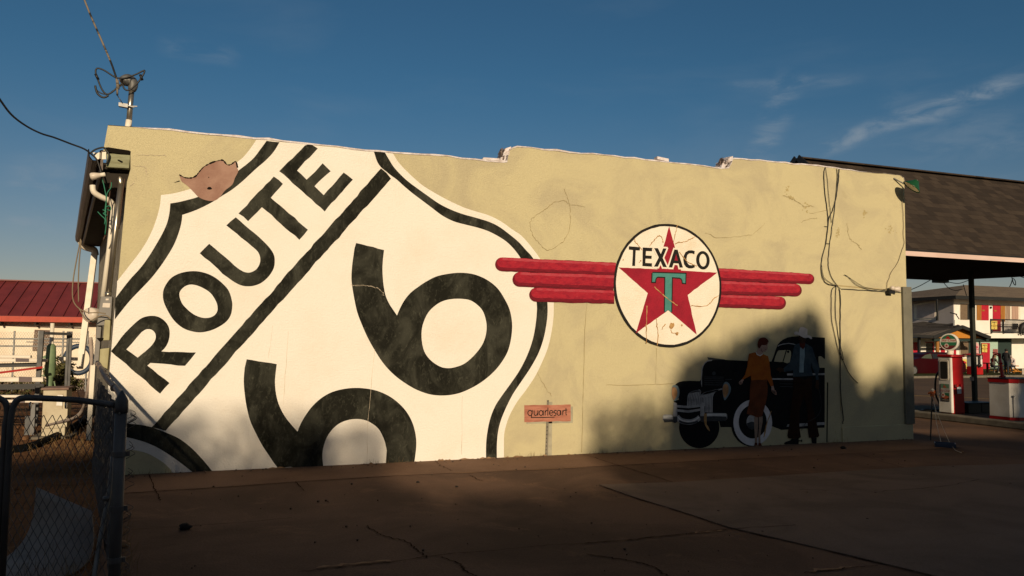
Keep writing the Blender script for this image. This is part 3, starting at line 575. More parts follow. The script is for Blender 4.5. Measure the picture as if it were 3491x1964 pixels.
def ell(cx_, cy_, rx, ry, n=36): return [(cx_+rx*math.cos(t), cy_+ry*math.sin(t)) for t in np.linspace(0, 2*math.pi, n, endpoint=False)]
part('painted_tyre', cg, ell(1150, 690, 550, 575), 2, m_carbody)
part('painted_fender', ce, [(470, 920), (530, 860), (600, 820), (700, 795), (900, 785), (1160, 795), (1215, 900), (1215, 1300), (1160, 1900), (560, 1800), (545, 1460), (450, 1340), (600, 1300)], 3, m_carbody)
part('hood_ornament', ce, [(1368, 140), (1410, 150), (1850, 205), (1850, 218), (1400, 212)], 2, m_chromeD)
part('painted_window', ch, [(950, 1060), (990, 920), (1040, 800), (1080, 758), (1290, 745), (1390, 760), (1415, 800), (1415, 900), (1380, 1080), (1310, 1110), (1200, 1070), (1100, 1075)], 2, m_olive)
part('painted_window', ch, [(2160, 930), (2200, 910), (2250, 925), (2320, 990), (2345, 985), (2345, 1232), (2190, 1230), (2170, 1100)], 2, m_olive)
b = B(); b.stroke([W(*ch(*p), 3) for p in ((1290, 740), (1250, 880), (1195, 1065))], .02); b.sheet(onwall(px(ch, ell(1335, 795, 36, 34, 14)), 3)); b.build('window_pillar', m_carbody, car)
b = B()
b.stroke([W(*ch(*p), 3) for p in ((1050, 645), (1100, 615), (1200, 585), (1350, 565), (1480, 585), (1560, 612))], .012)
b.stroke([W(*ck_(*p), 3) for p in ((870, 35), (1560, 30))], .03); b.stroke([W(*ck_(*p), 3) for p in ((590, 118), (985, 120))], .022)
b.sheet(onwall(px(ck_, [(865, 990), (885, 945), (1100, 930), (1556, 905), (1556, 955), (1100, 985)]), 3)); b.stroke([W(*ce(*p), 3) for p in ((1215, 960), (1212, 700), (1225, 480), (1250, 385), (1300, 305), (1375, 245), (1500, 225))], .016)
b.build('trim_line', m_chrome, car)
b = B()
for i, y in enumerate((682, 730, 783, 840, 895)): b.stroke([W(*ce(*p), 3) for p in ((1290, y), (1550, y+2), (1820, y+6))], .012)
for y in (150, 205, 255): b.stroke([W(*ck_(*p), 3) for p in ((740, y), (980, y+5))], .010)
b.sheet(onwall(px(ce, ell(1550, 585, 52, 56, 18)), 3)); b.stroke([W(*ce(*p), 3) for p in ((1860, 755), (2040, 750))], .012)
b.build('hood_louver', m_chromeD, car)
for out_, inn in (([(430, 920), (500, 905), (560, 930), (600, 1000), (612, 1100), (600, 1200), (560, 1290), (500, 1335), (450, 1320), (415, 1240), (400, 1130), (405, 1010)], [(420, 970), (480, 965), (530, 1010), (555, 1100), (545, 1180), (500, 1260), (460, 1310), (425, 1250), (405, 1130)]),
                  ([(1830, 850), (1870, 815), (1930, 830), (1985, 890), (2012, 980), (2010, 1060), (1970, 1160), (1910, 1250), (1845, 1320), (1810, 1230), (1785, 1080), (1790, 950)], [(1830, 890), (1880, 870), (1930, 910), (1950, 1000), (1940, 1120), (1890, 1210), (1845, 1250), (1805, 1160), (1790, 1050), (1800, 950)])):
    part('painted_headlight', ce, out_, 4, m_lampR, True); part('lamp_glass', ce, inn, 5, m_lamp, True)
b = B()
for i in range(8):
    x = 835+43*i; P = sm(ce, [(x, 1480), (x+4, 1330), (x+20+2*i, 1200-6*i), (x+60-2*i, 1125-8*i), (min(1165, x+170), 1075-9*i if i < 5 else 1070)], 4); b.stroke(onwall(P, 4), .021)
for i in range(9):
    x = 1170+41*i; P = sm(ce, [(x, 1480+ (170 if i > 3 else 0)), (x+4, 1300), (x+22, 1215-4*i), (x+80, 1150-9*i), (x+190, 1100-10*i)], 4); b.stroke(onwall(P, 4), .021)
b.stroke([W(*ce(*p), 4) for p in ((1240, 1160), (1500, 1085), (1780, 1005))], .02)
b.build('painted_grille', m_chrome, car)
b = B()
b.sheet(onwall(px(cg, [(150, 400), (165, 370), (200, 345), (395, 348), (432, 390), (432, 545), (200, 562), (160, 500)]), 4)); b.sheet(onwall(px(cg, [(450, 30), (490, 15), (540, 40), (548, 300), (555, 540), (500, 580), (440, 560), (430, 400), (450, 200)]), 5))
b.sheet(onwall(px(cg, [(1190, 30), (1230, 15), (1290, 40), (1297, 300), (1302, 545), (1250, 560), (1180, 525), (1175, 300)]), 6)); b.sheet(onwall(px(cg, [(1335, 320), (1400, 303), (1880, 310), (1912, 350), (1912, 460), (1860, 522), (1340, 532)]), 5))
b.stroke([W(*cg(*p), 5.5) for p in ((530, 118), (680, 130), (850, 142), (1000, 128), (1185, 105))], .035); b.stroke([W(*cg(*p), 5.5) for p in ((530, 232), (850, 264), (1000, 246), (1185, 212))], .035)
b.stroke(onwall(sm(cg, [(545, 400), (600, 470), (680, 520), (850, 552), (1000, 530), (1100, 480), (1165, 425)]), 5.5), .08)
b.build('painted_bumper', m_chrome, car)
b = B(); b.sheet(onwall(px(cg, [(160, 470), (432, 478), (432, 545), (200, 562)]), 6.5)); b.sheet(onwall(px(cg, [(1345, 400), (1600, 395), (1895, 410), (1905, 460), (1860, 522), (1340, 532)]), 6.5)); b.stroke(onwall(sm(cg, [(600, 520), (700, 565), (850, 590), (1000, 572), (1110, 530)]), 6.5), .028)
b.sheet(onwall(px(cg, [(440, 400), (550, 400), (552, 540), (500, 580), (440, 560)]), 6.5)); b.sheet(onwall(px(cg, [(1180, 390), (1298, 390), (1300, 540), (1250, 558), (1182, 525)]), 6.7)); b.build('bumper_shade', m_chromeD, car)
b = B(); b.stroke(onwall(sm(cg, [(560, 400), (620, 468), (720, 515), (850, 535), (1000, 512), (1150, 420)]), 6.5), .02); b.sheet(onwall(px(cg, [(170, 375), (395, 365), (425, 395), (425, 420), (175, 440)]), 6.6)); b.sheet(onwall(px(cg, [(1350, 330), (1860, 320), (1890, 350), (1890, 385), (1360, 380)]), 6.6)); b.build('bumper_highlight', m_chromeL, car)
part('painted_wheel', cm, ell(950, 1030, 182, 213), 2, m_carbody); part('whitewall', cm, ell(965, 1030, 174, 207), 3, m_tirew); part('wheel_disc', cm, ell(965, 1022, 126, 150), 4, m_carbody); part('hub_cap', cm, ell(955, 1024, 46, 66), 5, m_chrome); part('hub_shade', cm, [(912, 1035), (955, 1020), (1001, 1032), (995, 1065), (975, 1088), (940, 1088), (918, 1065)], 6, m_chromeD)
# woman
part('painted_skin', ch, [(580, 600), (620, 605), (700, 612), (760, 570), (785, 520), (795, 560), (775, 620), (785, 690), (750, 750), (715, 790), (650, 805), (640, 850), (570, 900), (480, 860), (460, 800), (530, 700), (560, 640)], 7, m_skin)
part('painted_hair', ch, [(500, 600), (520, 500), (560, 435), (640, 405), (720, 415), (790, 480), (802, 540), (780, 520), (770, 575), (700, 615), (620, 608), (590, 650), (545, 705), (512, 650)], 8, m_hair, True)
b = B(); b.sheet(onwall(px(ch, ell(742, 628, 14, 6, 10)), 8.5)); b.sheet(onwall(px(ch, ell(722, 738, 22, 7, 10)), 8.5)); b.stroke([W(*ch(*p), 8.5) for p in ((705, 606), (735, 598), (765, 604))], .006); b.stroke([W(*ch(*p), 8.5) for p in ((640, 800), (600, 760), (600, 700))], .008); b.build('painted_features', m_hair, car)
part('painted_sweater', F_, px(ch, [(270, 850), (460, 800), (490, 865), (570, 895), (640, 850), (790, 920), (820, 1050), (850, 1300)])+px(ck_, [(575, 40), (610, 150), (628, 235), (580, 258), (540, 180), (512, 130), (220, 142), (212, 55)])+px(ck_, [(100, 115), (80, 130), (45, 130)])+px(ch, [(160, 1420), (220, 1200), (245, 1000)]), 8, m_swt)
part('painted_skirt', ck_, [(215, 140), (510, 130), (520, 300), (510, 450), (480, 580), (440, 720), (420, 790), (340, 822), (250, 785), (135, 755), (160, 640), (190, 490), (195, 300)], 9, m_skirt)
b = B(); b.stroke([W(*ch(*p), 9) for p in ((458, 805), (490, 870), (570, 905), (645, 855))], .013); b.build('painted_collar', m_chromeL, car)
b = B(); b.sheet(onwall(px(ck_, [(275, 800), (345, 815), (345, 1000), (330, 1170), (325, 1305), (290, 1310), (280, 1100), (272, 950)]), 8)); b.sheet(onwall(px(ck_, [(358, 812), (430, 800), (430, 900), (400, 1050), (385, 1180), (390, 1300), (355, 1310), (348, 1150), (362, 1000)]), 8)); b.build('painted_leg', m_leg, car)
b = B(); b.sheet(onwall(px(ck_, [(285, 1280), (330, 1285), (336, 1335), (275, 1335)]), 9)); b.sheet(onwall(px(ck_, [(350, 1285), (395, 1285), (415, 1335), (350, 1335)]), 9)); b.build('painted_shoe', m_hair, car)
def hand(pts, fingers, k, m):
    b = B(); b.sheet(onwall(px(ck_, pts), k))
    for f in fingers: b.stroke([W(*ck_(*p), k+.3) for p in f], [.030, .026, .016][:len(f)])
    b.build('painted_hand', m, car)
hand([(85, 125), (45, 128), (10, 160), (20, 185), (60, 175), (85, 140)], [[(20, 165), (5, 190), (2, 205)], [(30, 175), (18, 200), (15, 222)], [(40, 178), (32, 205), (32, 218)], [(55, 175), (52, 190), (55, 200)]], 9, m_skin)
hand([(585, 255), (625, 238), (645, 310), (655, 350), (620, 345), (590, 290)], [[(650, 330), (668, 370), (676, 410)], [(642, 340), (655, 380), (665, 408)], [(630, 340), (642, 375), (652, 396)], [(612, 320), (620, 360), (628, 382)], [(600, 290), (605, 335), (615, 365)]], 9, m_skin)
# cowboy
part('painted_jacket', F_, px(ch, [(1520, 600), (1640, 560), (1720, 660), (1800, 560), (1880, 600), (2000, 680), (2030, 800), (2100, 1000), (2200, 1230)])+px(ck_, [(1440, 40), (1452, 135), (1400, 135), (1385, 20)])+px(ch, [(2000, 1240), (1965, 1075), (1960, 1240)])+px(ck_, [(1350, 60), (980, 80)])+px(ch, [(1470, 1300), (1400, 1320), (1225, 1345), (1200, 1250), (1290, 1175), (1380, 1080), (1450, 900), (1480, 700)]), 7, m_denim)
part('painted_shirt', ch, [(1660, 680), (1780, 680), (1790, 900), (1760, 1130), (1760, 1360), (1640, 1360), (1650, 1000)], 8, m_shirt)
part('painted_head', ch, [(1630, 330), (1620, 440), (1610, 465), (1640, 485), (1640, 540), (1720, 590), (1800, 560), (1830, 400), (1750, 370)], 8, m_face)
part('painted_bandana', ch, [(1640, 545), (1720, 575), (1800, 545), (1790, 640), (1750, 740), (1700, 690), (1650, 620)], 9, m_hair)
b = B(); b.sheet(onwall(px(ch, [(1625, 478), (1660, 470), (1700, 482), (1650, 498)]), 9)); b.stroke([W(*ch(*p), 9) for p in ((1635, 420), (1665, 415))], .008); b.build('painted_moustache', m_carbody, car)
part('painted_hat', ch, [(1615, 300), (1640, 180), (1665, 130), (1720, 115), (1790, 140), (1862, 180), (1862, 355), (1780, 372), (1700, 330)], 9, m_hat)
b = B(); b.stroke(onwall(sm(ch, [(1510, 318), (1555, 285), (1620, 305), (1700, 345), (1790, 385), (1870, 375), (1930, 392), (1980, 440)]), 10), [.02]+[.05]*8+[.04]*25+[.018]*10); b.build('hat_brim', m_hat, car)
part('painted_chaps', ck_, [(985, 85), (1090, 82), (1190, 130), (1330, 70), (1325, 300), (1330, 600), (1410, 900), (1460, 1150), (1440, 1180), (1270, 1190), (1250, 1000), (1245, 700), (1180, 420), (1100, 700), (1100, 1000), (1125, 1180), (1080, 1205), (900, 1200), (880, 1150), (920, 900), (950, 600), (990, 300)], 7, m_chap)
b = B(); b.sheet(onwall(px(ck_, [(815, 1285), (850, 1265), (940, 1232), (960, 1205), (1085, 1205), (1085, 1305), (830, 1308)]), 6.4)); b.sheet(onwall(px(ck_, [(1310, 1185), (1415, 1185), (1410, 1290), (1330, 1288)]), 6.4)); b.stroke([W(*ck_(*p), 6.4) for p in ((1085, 1245), (1140, 1245))], .016); b.sheet(onwall(px(ck_, ell(1140, 1245, 10, 26, 10)), 6.4)); b.build('painted_boot', m_carbody, car)
hand([(1400, 135), (1450, 132), (1462, 220), (1430, 270), (1395, 240)], [[(1398, 235), (1402, 270), (1415, 295)], [(1412, 250), (1425, 285), (1435, 305)], [(1440, 240), (1445, 285), (1450, 310)]], 9, m_face)
hand([(560+500, -60), (640+500, -75), (720+500, -50), (715+500, 0), (640+480, 5), (560+490, -25)], [], 6.2, m_face) if False else part('painted_hand', ch, [(1010, 1270), (1070, 1210), (1150, 1225), (1215, 1260), (1220, 1335), (1140, 1340), (1100, 1390), (1095, 1330), (1030, 1310)], 9, m_face)
b = B(); b.stroke(onwall(sm(ck_, [(1440, 280), (1480, 420), (1495, 560), (1480, 700), (1420, 800), (1330, 860), (1240, 900), (1190, 960), (1130, 1060)]), 8), .008); b.build('painted_lasso', m_chromeD, car)
b = B(); b.stroke([W(*ck_(*p), 5) for p in ((585, 700), (560, 780), (520, 880), (490, 980), (470, 1090), (450, 1180))], [.01, .016, .012, .02, .03, .012]); b.stroke([W(*cg(*p), 7) for p in ((1320, 320), (1315, 480), (1330, 620), (1390, 720), (1440, 800))], [.05, .05, .03, .035, .01]); b.build('rusty_crack', m_rust, car)
b = B(); b.sheet(onwall(px(ck_, [(1600, 180), (1625, 180), (1612, 1275), (1588, 1275)]), 1)); b.build('painted_pole', wp('mural_dark_olive', (.05, .05, .035)), car)
# --- painted sign on a post
sgn = B().sheet(onwall(px(cc, [(1213, 775), (1530, 772), (1530, 884), (1213, 890)]), 1)).stroke([W(*cc(1376, 740), 1), W(*cc(1372, 1106), 1)], .065).build('sign_mural', m_pshade, bld, label='small painted salmon sign board on a perforated post reading quarlesart')
B().sheet(onwall(px(cc, [(1353, 728), (1368, 728), (1360, 1108), (1340, 1110)]), 2)).build('sign_post', m_post, sgn)
B().sheet(edgejit(px(cc, [(1199, 763), (1515, 758), (1515, 872), (1199, 878)]), 3, .003)).build('sign_board', m_board, sgn)
b = B()
def arc(cx_, cy_, r, t0, t1, ry=None, n=12): return [(cx_+r*math.cos(t), cy_+(ry or r)*math.sin(t)) for t in np.linspace(R_(t0), R_(t1), n)]
def hs(pts, w=.0125): b.stroke([W(*cc(*p), 4) for p in pts], w)
hs(arc(1238, 816, 15, 0, 360, 18, 18)); hs([(1255, 797), (1250, 820), (1246, 849)]); hs([(1266, 799), (1266, 822)]+arc(1276, 822, 10, 180, 10, 11, 7)+[(1290, 818)]); hs([(1292, 798), (1291, 834)])
hs(arc(1313, 816, 13, 0, 360, 17, 18)); hs([(1328, 798), (1329, 834)]); hs([(1341, 799), (1341, 834)]); hs([(1341, 812), (1347, 801), (1356, 799)]); hs([(1348+12, 780), (1359, 834)])
hs([(1370, 817), (1395, 815)]+arc(1383, 816, 13, -5, -320, 17, 14)); hs([(1420, 802), (1410, 798), (1402, 804), (1404, 813), (1414, 820), (1415, 829), (1408, 834), (1399, 832)])
hs(arc(1434, 815, 12, 0, 360, 17, 18)); hs([(1447, 797), (1449, 833)]); hs([(1461, 798), (1461, 833)]); hs([(1461, 811), (1467, 800), (1474, 798)]); hs([(1483, 782), (1483, 825), (1489, 832)]); hs([(1474, 797), (1492, 796)]); hs([(1246, 848), (1330, 847), (1405, 844)])
b.build('sign_lettering', m_ink, sgn)
b = B()
for i in range(9):
    y = 735+i*44 if i == 0 else 885+i*26
    b.sheet([W(*cc((1360 if i == 0 else 1356-i*1.2)+3*math.cos(t), y+4*math.sin(t)), 3) for t in np.linspace(0, 5.5, 8)])
b.build('post_hole', m_dark, sgn)
#PART3
# ------------------------------------------------------------------ left end of the station: eave, gutter, pipes, meters
m_bronze = mat('weathered_gutter', (.13, .095, .075), (.085, .062, .05), rough=.55, scale=6, stretch=(1, .3, 3), spec=.4)
m_wmetal = mat('white_gutter_metal', (.74, .68, .58), (.66, .6, .5), rough=.5, scale=6)
m_galv = mat('galvanised_pipe', (.42, .38, .32), (.30, .27, .23), rough=.32, metal=.85, scale=14, stretch=(1, 1, .25))
m_galvd = mat('dull_galvanised', (.20, .20, .20), (.13, .13, .13), rough=.5, metal=.6, scale=10)
m_cable = flat('black_cable', (.012, .012, .013), rough=.5); m_cableT = flat('tan_cable', (.22, .17, .11), rough=.7); m_cableG = flat('green_wire', (.01, .16, .09), rough=.5)
m_timb = mat('painted_timber', lit(150, 140, 96), lit(128, 116, 76), rough=.85, scale=4, stretch=(1, 1, 5), c3=lit(160, 110, 70), s3=7, t3=(.62, .7), bump=.004)
m_dkwood = mat('dark_soffit', (.02, .016, .012), (.03, .024, .018), rough=.9, scale=3)
E0 = A(320, 530, 10.2); 
def eave(t, o, z): p = SW0+SWD*t+SWN*o; return np.array((p[0], p[1], z))
o1 = float(np.dot(E0-SW0, SWN))
b = B()
for k in range(46):
    t0 = .12+k*.196; b.add([eave(t0, .0, 3.60), eave(t0, o1-.1, 3.60), eave(t0+.175, o1-.1, 3.60), eave(t0+.175, .0, 3.60), eave(t0, .0, 3.63), eave(t0, o1-.1, 3.63), eave(t0+.175, o1-.1, 3.63), eave(t0+.175, .0, 3.63)], [(0, 1, 2, 3), (4, 5, 6, 7), (0, 1, 5, 4), (1, 2, 6, 5), (2, 3, 7, 6), (3, 0, 4, 7)])
b.prism([eave(.1, 0, 3.64), eave(9.2, 0, 3.64), eave(9.2, o1-.1, 3.64), eave(.1, o1-.1, 3.64)], (0, 0, .03))
b.build('soffit', m_dkwood, bld)
b = B().prism([eave(.06, o1-.099, 3.57), eave(9.2, o1-.099, 3.57), eave(9.2, o1-.07, 3.57), eave(.06, o1-.07, 3.57)], (0, 0, .24)); b.build('fascia', m_bronze, bld)
b = B()
prof = [(0, .10), (0, .0), (.03, -.035), (.08, -.035), (.115, .01), (.125, .10), (.115, .10), (.105, .015), (.076, -.025), (.034, -.025), (.01, .005), (.01, .10)]
np_ = len(prof); ts = np.linspace(.04, 9.25, 24)
vs = [eave(t, o1-.068+o*1.05, 3.70+z-.012*math.sin(t*1.1)) for t in ts for o, z in prof]
b.add(vs, [(i*np_+k, i*np_+(k+1) % np_, (i+1)*np_+(k+1) % np_, (i+1)*np_+k) for i in range(len(ts)-1) for k in range(np_)]); gut = b.build('gutter', m_bronze, bld)
b = B().prism([A(343, 520, 10.16), A(362, 517, 10.16), A(361, 543, 10.16), A(331, 543, 10.16), A(316, 520, 10.16)], (0, .012, 0)); b.build('gutter_end_cap', m_wmetal, bld)
# broken timber end under the parapet corner
b = B().prism([A(363, 524, WY+.02), A(445, 522, WY+.02), A(440, 574, WY+.02), A(362, 570, WY+.02)], (0, .3, 0)); tb = b.build('timber_end', m_timb, bld, bevel=.006)
b = B().prism([W(355, 503, .5), W(370, 502, .5), W(440, 513, .5), W(446, 516, .5), W(445, 526, .5), W(400, 523, .5), W(362, 517, .5)], (0, .05, 0)); b.prism([A(400, 545, WY+.0), A(405, 544, WY), A(418, 550, WY), A(414, 553, WY)], (0, .02, 0)); b.build('gap_shade', m_dark, bld)  # black strips stand in for the shade of the gap above the timber
b = B().prism([A(352, 575, 10.3), A(440, 578, 10.3), A(432, 640, 10.3), A(345, 640, 10.3)], (0, .02, 0)); b.build('recess_shade', m_dkwood, bld)  # dark sheet stands in for the shade of the open eave recess
# downspouts
b = B(); P = spline([A(316, 632, 10.3), A(320, 655, 10.3), A(345, 672, 10.34), A(372, 684, 10.38), A(386, 705, 10.4), A(385, 740, 10.4)], 4)
b.tube(P+[A(372, 850, 10.4), A(351, 1012, 10.4)], [.034]*(len(P))+[.030, .030], 8); b.build('downspout', m_wmetal, bld, smooth=True)
tF = 9.0
b = B(); P = spline([A(278, 824, 18.9), A(285, 838, 18.95), A(302, 846, 19.0), A(320, 852, 19.0), A(325, 870, 19.0)], 4)
b.tube(P, .075, 8); b.bar(A(322, 868, 19.0), A(272, 1255, 18.2), .13, .11); b.build('downspout', m_wmetal, bld)
# conduit, boxes, meter
b = B(); b.tube([A(412, 628, 10.25), A(393, 790, 10.25), A(370, 1000, 10.25)], .031, 12); b.lathe(A(369, 1004, 10.25), [(.036, -.03), (.036, .03)], 12); b.tube([A(404, 560, 10.5), A(412, 628, 10.25)], .029, 10)
cd_o = b.build('electric_conduit', m_galv, smooth=True); tag(cd_o, 'shiny galvanised conduit pipe running down the wall corner to a grey box', 'conduit')
m_box = mat('grey_enamel', (.20, .19, .18), (.16, .15, .14), rough=.5, scale=4); m_tanbox = mat('tan_enamel', lit(178, 158, 104), lit(150, 130, 82), rough=.6, scale=5, stretch=(1, 1, .5)); m_pale = flat('pale_plastic', (.62, .54, .46), rough=.4)
def pbox(name, quad, Y, dep, m, parent=None, bv=.006): return B().prism([A(*q, Y) for q in quad], (0, dep, 0)).build(name, m, parent, bevel=bv)
mb = thing('meter_box', A(365, 1090, 10.2), 'tall grey electrical box with a pale label at the foot of the conduit', 'meter box')
pbox('body', [(343, 1011), (383, 1011), (377, 1110), (330, 1110)], 10.19, .12, m_box, mb); pbox('label_plate', [(351, 1033), (376, 1034), (374, 1049), (349, 1048)], 10.185, .004, m_pale, mb, 0); pbox('label_plate', [(361, 1018), (371, 1018), (370, 1024), (360, 1024)], 10.185, .004, m_pale, mb, 0)
pbox('lower_body', [(330, 1111), (346, 1111), (336, 1240), (318, 1240)], 10.24, .1, m_box, mb)
jb = thing('junction_box', A(365, 1130, 10.2), 'tan metal box with a dangling open cover beside the painted letter R', 'electrical box')
pbox('body', [(357, 1090), (377, 1086), (373, 1160), (350, 1161)], 10.17, .1, m_tanbox, jb); pbox('open_cover', [(328, 1152), (352, 1152), (348, 1163), (338, 1163)], 10.15, .02, m_dark, jb, 0)
pbox('junction_box', [(341, 1190), (373, 1186), (366, 1262), (338, 1240)], 10.18, .1, m_tanbox); tag(bpy.data.objects['junction_box.001'] if 'junction_box.001' in bpy.data.objects else bpy.data.objects['junction_box'], 'lower tan metal box just above the fence rail at the wall corner', 'electrical box')
b = B(); c = A(317, 1075, 10.5); b.lathe(c, [(.02, -.12), (.085, -.12), (.09, -.1), (.09, .06), (.08, .09), (.02, .095)], 18, (-.35, -.9, .05)); mt = b.build('electric_meter', m_pale, smooth=True); tag(mt, 'round white electric meter can on the dirty end wall beside the grey box', 'meter')
# lower wrapped pipe and posts at the building corner
m_wrap = mat('white_wrap', (.40, .33, .28), (.26, .20, .17), rough=.8, scale=9, bump=.01, bscale=25)
b = B(); P = spline([A(308, 1150, 10.9), A(312, 1230, 10.9), A(300, 1330, 10.9), A(280, 1400, 11.3), A(252, 1425, 11.6), A(215, 1437, 12.2), A(160, 1450, 13.0)], 6); b.tube(P, [.022+.004*math.sin(i*.7) for i in range(len(P))], 8)
tag(b.build('wrapped_pipe', m_wrap, smooth=True), 'white wrapped pipe curving from the wall corner down across the dirt', 'pipe')
b = B(); b.bar(A(318, 1245, 10.6), A(302, 1500, 10.6), .06, .05); tag(b.build('white_corner_post', m_wmetal), 'white painted timber strip standing against the grey end wall behind the fence', 'post')
b = B(); P = spline([G(-160, 1600, .04), G(0, 1545, .04), G(90, 1530, .04), G(180, 1495, .05), G(250, 1460, .06), G(290, 1430, .1), A(312, 1400, 11.0)], 6); b.tube(P, .075, 8); tag(b.build('black_tube', flat('matt_black', (.006, .006, .006), rough=.9, spec=.05), smooth=True), 'thick black tube curving over the dirt behind the gate', 'hose')  # one black tube laid in a curve along the dirt

# service mast with weatherhead and drop
mast = thing('service_mast', A(437, 440, 10.3), 'metal service mast with rounded weatherhead rising from the roof corner', 'mast')
b = B(); b.tube([A(438, 440, 10.3), A(444, 360, 10.3), A(449, 306, 10.3)], .032, 12); b.build('pole', m_galv, mast, smooth=True)
b = B(); b.tube([A(434, 450, 10.3), A(440, 410, 10.3)], .036, 12); b.build('sleeve', m_wmetal, mast, smooth=True)
hd = A(437, 288, 10.28); b = B(); ax_ = np.array((-.55, -.45, .0))
P = spline([A(450, 310, 10.3), A(453, 290, 10.3), A(445, 277, 10.3), A(430, 274, 10.28), A(419, 281, 10.26)], 4); b.tube(P, [.040, .046, .052, .056, .060, .064, .068, .070, .072, .074, .076, .074, .072, .068, .066, .060, .05][:len(P)], 12); b.build('weatherhead', m_galvd, mast, smooth=True)
b = B(); b.obox(A(421, 360, 10.25), (.05, 0, -.005), (0, .03, 0), (0, 0, .022)); b.bar(A(425, 362, 10.25), A(468, 363, 10.25), .012, .012); b.tube([A(430, 358, 10.24), A(458, 366, 10.24)], .010, 6); b.build('clamp', m_galvd, mast)
wires = B()
def wr(pts, r=.012, Y=10.2, per=6, bb=None): (bb or wires).tube(spline([A(x, y, Y) for x, y in pts], per), r*.75, 6)
wr([(395, 265), (402, 266), (420, 267), (440, 262), (465, 253), (485, 243), (493, 241), (490, 252), (482, 265), (470, 282), (455, 297), (445, 305), (432, 308), (422, 300), (420, 290)], .013)
wr([(395, 265), (380, 256), (355, 240), (335, 233), (327, 238), (327, 252), (333, 270), (345, 300), (357, 317), (370, 321), (390, 308), (405, 292), (418, 285)], .013)
wr([(325, 292), (330, 307), (345, 318), (368, 322), (385, 310), (402, 300), (420, 288)], .009)
for c, d in (((331, 262), (5, 9)), ((482, 264), (4, 9))):
    wires.bar(A(c[0]-d[0], c[1]-d[1], 10.2), A(c[0]+d[0]*.8, c[1]+d[1], 10.2), .035, .03)
wr([(325, 292), (326, 300), (332, 318), (345, 330), (358, 332), (370, 325)], .016, 10.19)
tag(wires.build('service_wire_loop', m_cable, smooth=True), 'looped black splice wires hanging around the weatherhead of the mast', 'wires')
b = B(); P = spline([A(280, -20, 10.9), A(310, 55, 10.7), A(345, 135, 10.5), A(375, 205, 10.35), A(388, 240, 10.25), A(398, 275, 10.2), A(400, 325, 10.2)], 6); b.tube(P, .0115, 6); b.obox(A(401, 288, 10.2), (.015, 0, 0), (0, .015, 0), (-.008, 0, .055)); b.tube([A(400, 325, 10.2), A(418, 353, 10.22)], .005, 5)
tag(b.build('service_drop_cable', mat('twisted_cable', (.016, .015, .014), (.20, .165, .125), rough=.6, scale=6, lo=.45, hi=.55), smooth=True), 'twisted overhead service cable coming down from the sky to the mast', 'cable')
b = B(); P = spline([A(-60, 250, 9.0), A(0, 340, 9.3), A(40, 392, 9.5), A(90, 430, 9.7), A(140, 455, 9.8), A(185, 469, 9.9), A(240, 490, 10.0), A(285, 507, 10.05), A(308, 523, 10.08), A(330, 545, 10.1), A(345, 590, 10.1), A(350, 610, 10.1)], 6); b.tube(P, .011, 6)
b.tube(spline([A(308, 523, 10.08), A(325, 510, 10.1), A(352, 503, 10.12), A(362, 512, 10.12), A(372, 530, 10.12), A(362, 560, 10.12)], 5), .010, 6); tag(b.build('telephone_cable', m_cable, smooth=True), 'thin black cable sagging from the left edge to the gutter corner', 'cable')
b = B()
for pts in ([(275, 815), (262, 880), (250, 950), (247, 1000), (252, 1030), (270, 1052), (300, 1066), (335, 1066), (360, 1070)], [(277, 820), (270, 890), (267, 960), (268, 1030)], [(270, 1052), (290, 1085), (310, 1093), (335, 1080), (360, 1076), (376, 1086)]):
    b.tube(spline([A(x, y, 10.05) for x, y in pts], 5), .007, 5)
tag(b.build('loose_cable', m_cableT, smooth=True), 'loose tan cables drooping from the eave end to the meter', 'cable')
b = B()
for pts in ([(346, 600), (356, 640), (362, 680), (358, 720), (362, 760), (358, 800)], [(380, 622), (378, 640), (365, 660), (362, 690), (360, 730)], [(333, 722), (345, 735), (358, 748), (356, 765)], [(362, 706), (372, 702), (378, 710), (374, 718), (366, 714)], [(350, 715), (362, 722), (352, 728), (366, 735)]):
    b.tube(spline([A(x, y, 10.12) for x, y in pts], 4), .006, 5)
tag(b.build('green_wire_bundle', m_cableG, smooth=True), 'tangle of bright green wire hanging under the eave', 'wire')
b = B()
for pts in ([(378, 615), (374, 660), (368, 720), (362, 790), (352, 818)], [(425, 610), (418, 660), (412, 720), (405, 780)]): b.tube(spline([A(x, y, 10.14) for x, y in pts], 4), .008, 5)
tag(b.build('brown_cable', flat('brown_cable_skin', (.07, .035, .02), rough=.7), smooth=True), 'brown cables dangling beside the conduit under the eave', 'cable')
def floodlight(name, c, axis, label, r=.045):
    t = thing(name, c, label, 'floodlight'); ax = np.array(axis, float)/np.linalg.norm(axis)
    B().lathe(c, [(.012, -2*r), (r*.6, -1.7*r), (r, -.3*r), (r*1.1, .4*r), (r*.95, .8*r), (.01, .95*r)], 16, ax).build('bulb', m_pale, t, smooth=True)
    B().lathe(np.array(c)-ax*2*r, [(.012, -r), (r*.6, -.9*r), (r*.6, .2*r), (.012, .4*r)], 12, ax).build('lamp_holder', m_wmetal, t, smooth=True); return t
floodlight('floodlight', A(320, 601, 10.08), (-1, .1, -.25), 'white floodlight bulb under the eave at the left end of the building', .042)
fl = floodlight('floodlight', W(3035, 987)+np.array((.05, -.1, 0)), (1, -.15, -.05), 'pair of small white bulbs on the wall near its right end', .045)
B().lathe(W(3026, 984)+np.array((0, -.1, 0)), [(.01, -.05), (.035, -.045), (.042, 0), (.03, .03), (.01, .035)], 14, (-.4, -1, .1)).build('bulb', m_pale, fl, smooth=True)
B().obox(W(3026, 993)+np.array((0, -.05, -.02)), (.06, 0, 0), (0, .05, 0), (0, 0, .025)).build('mount', m_cable, fl)
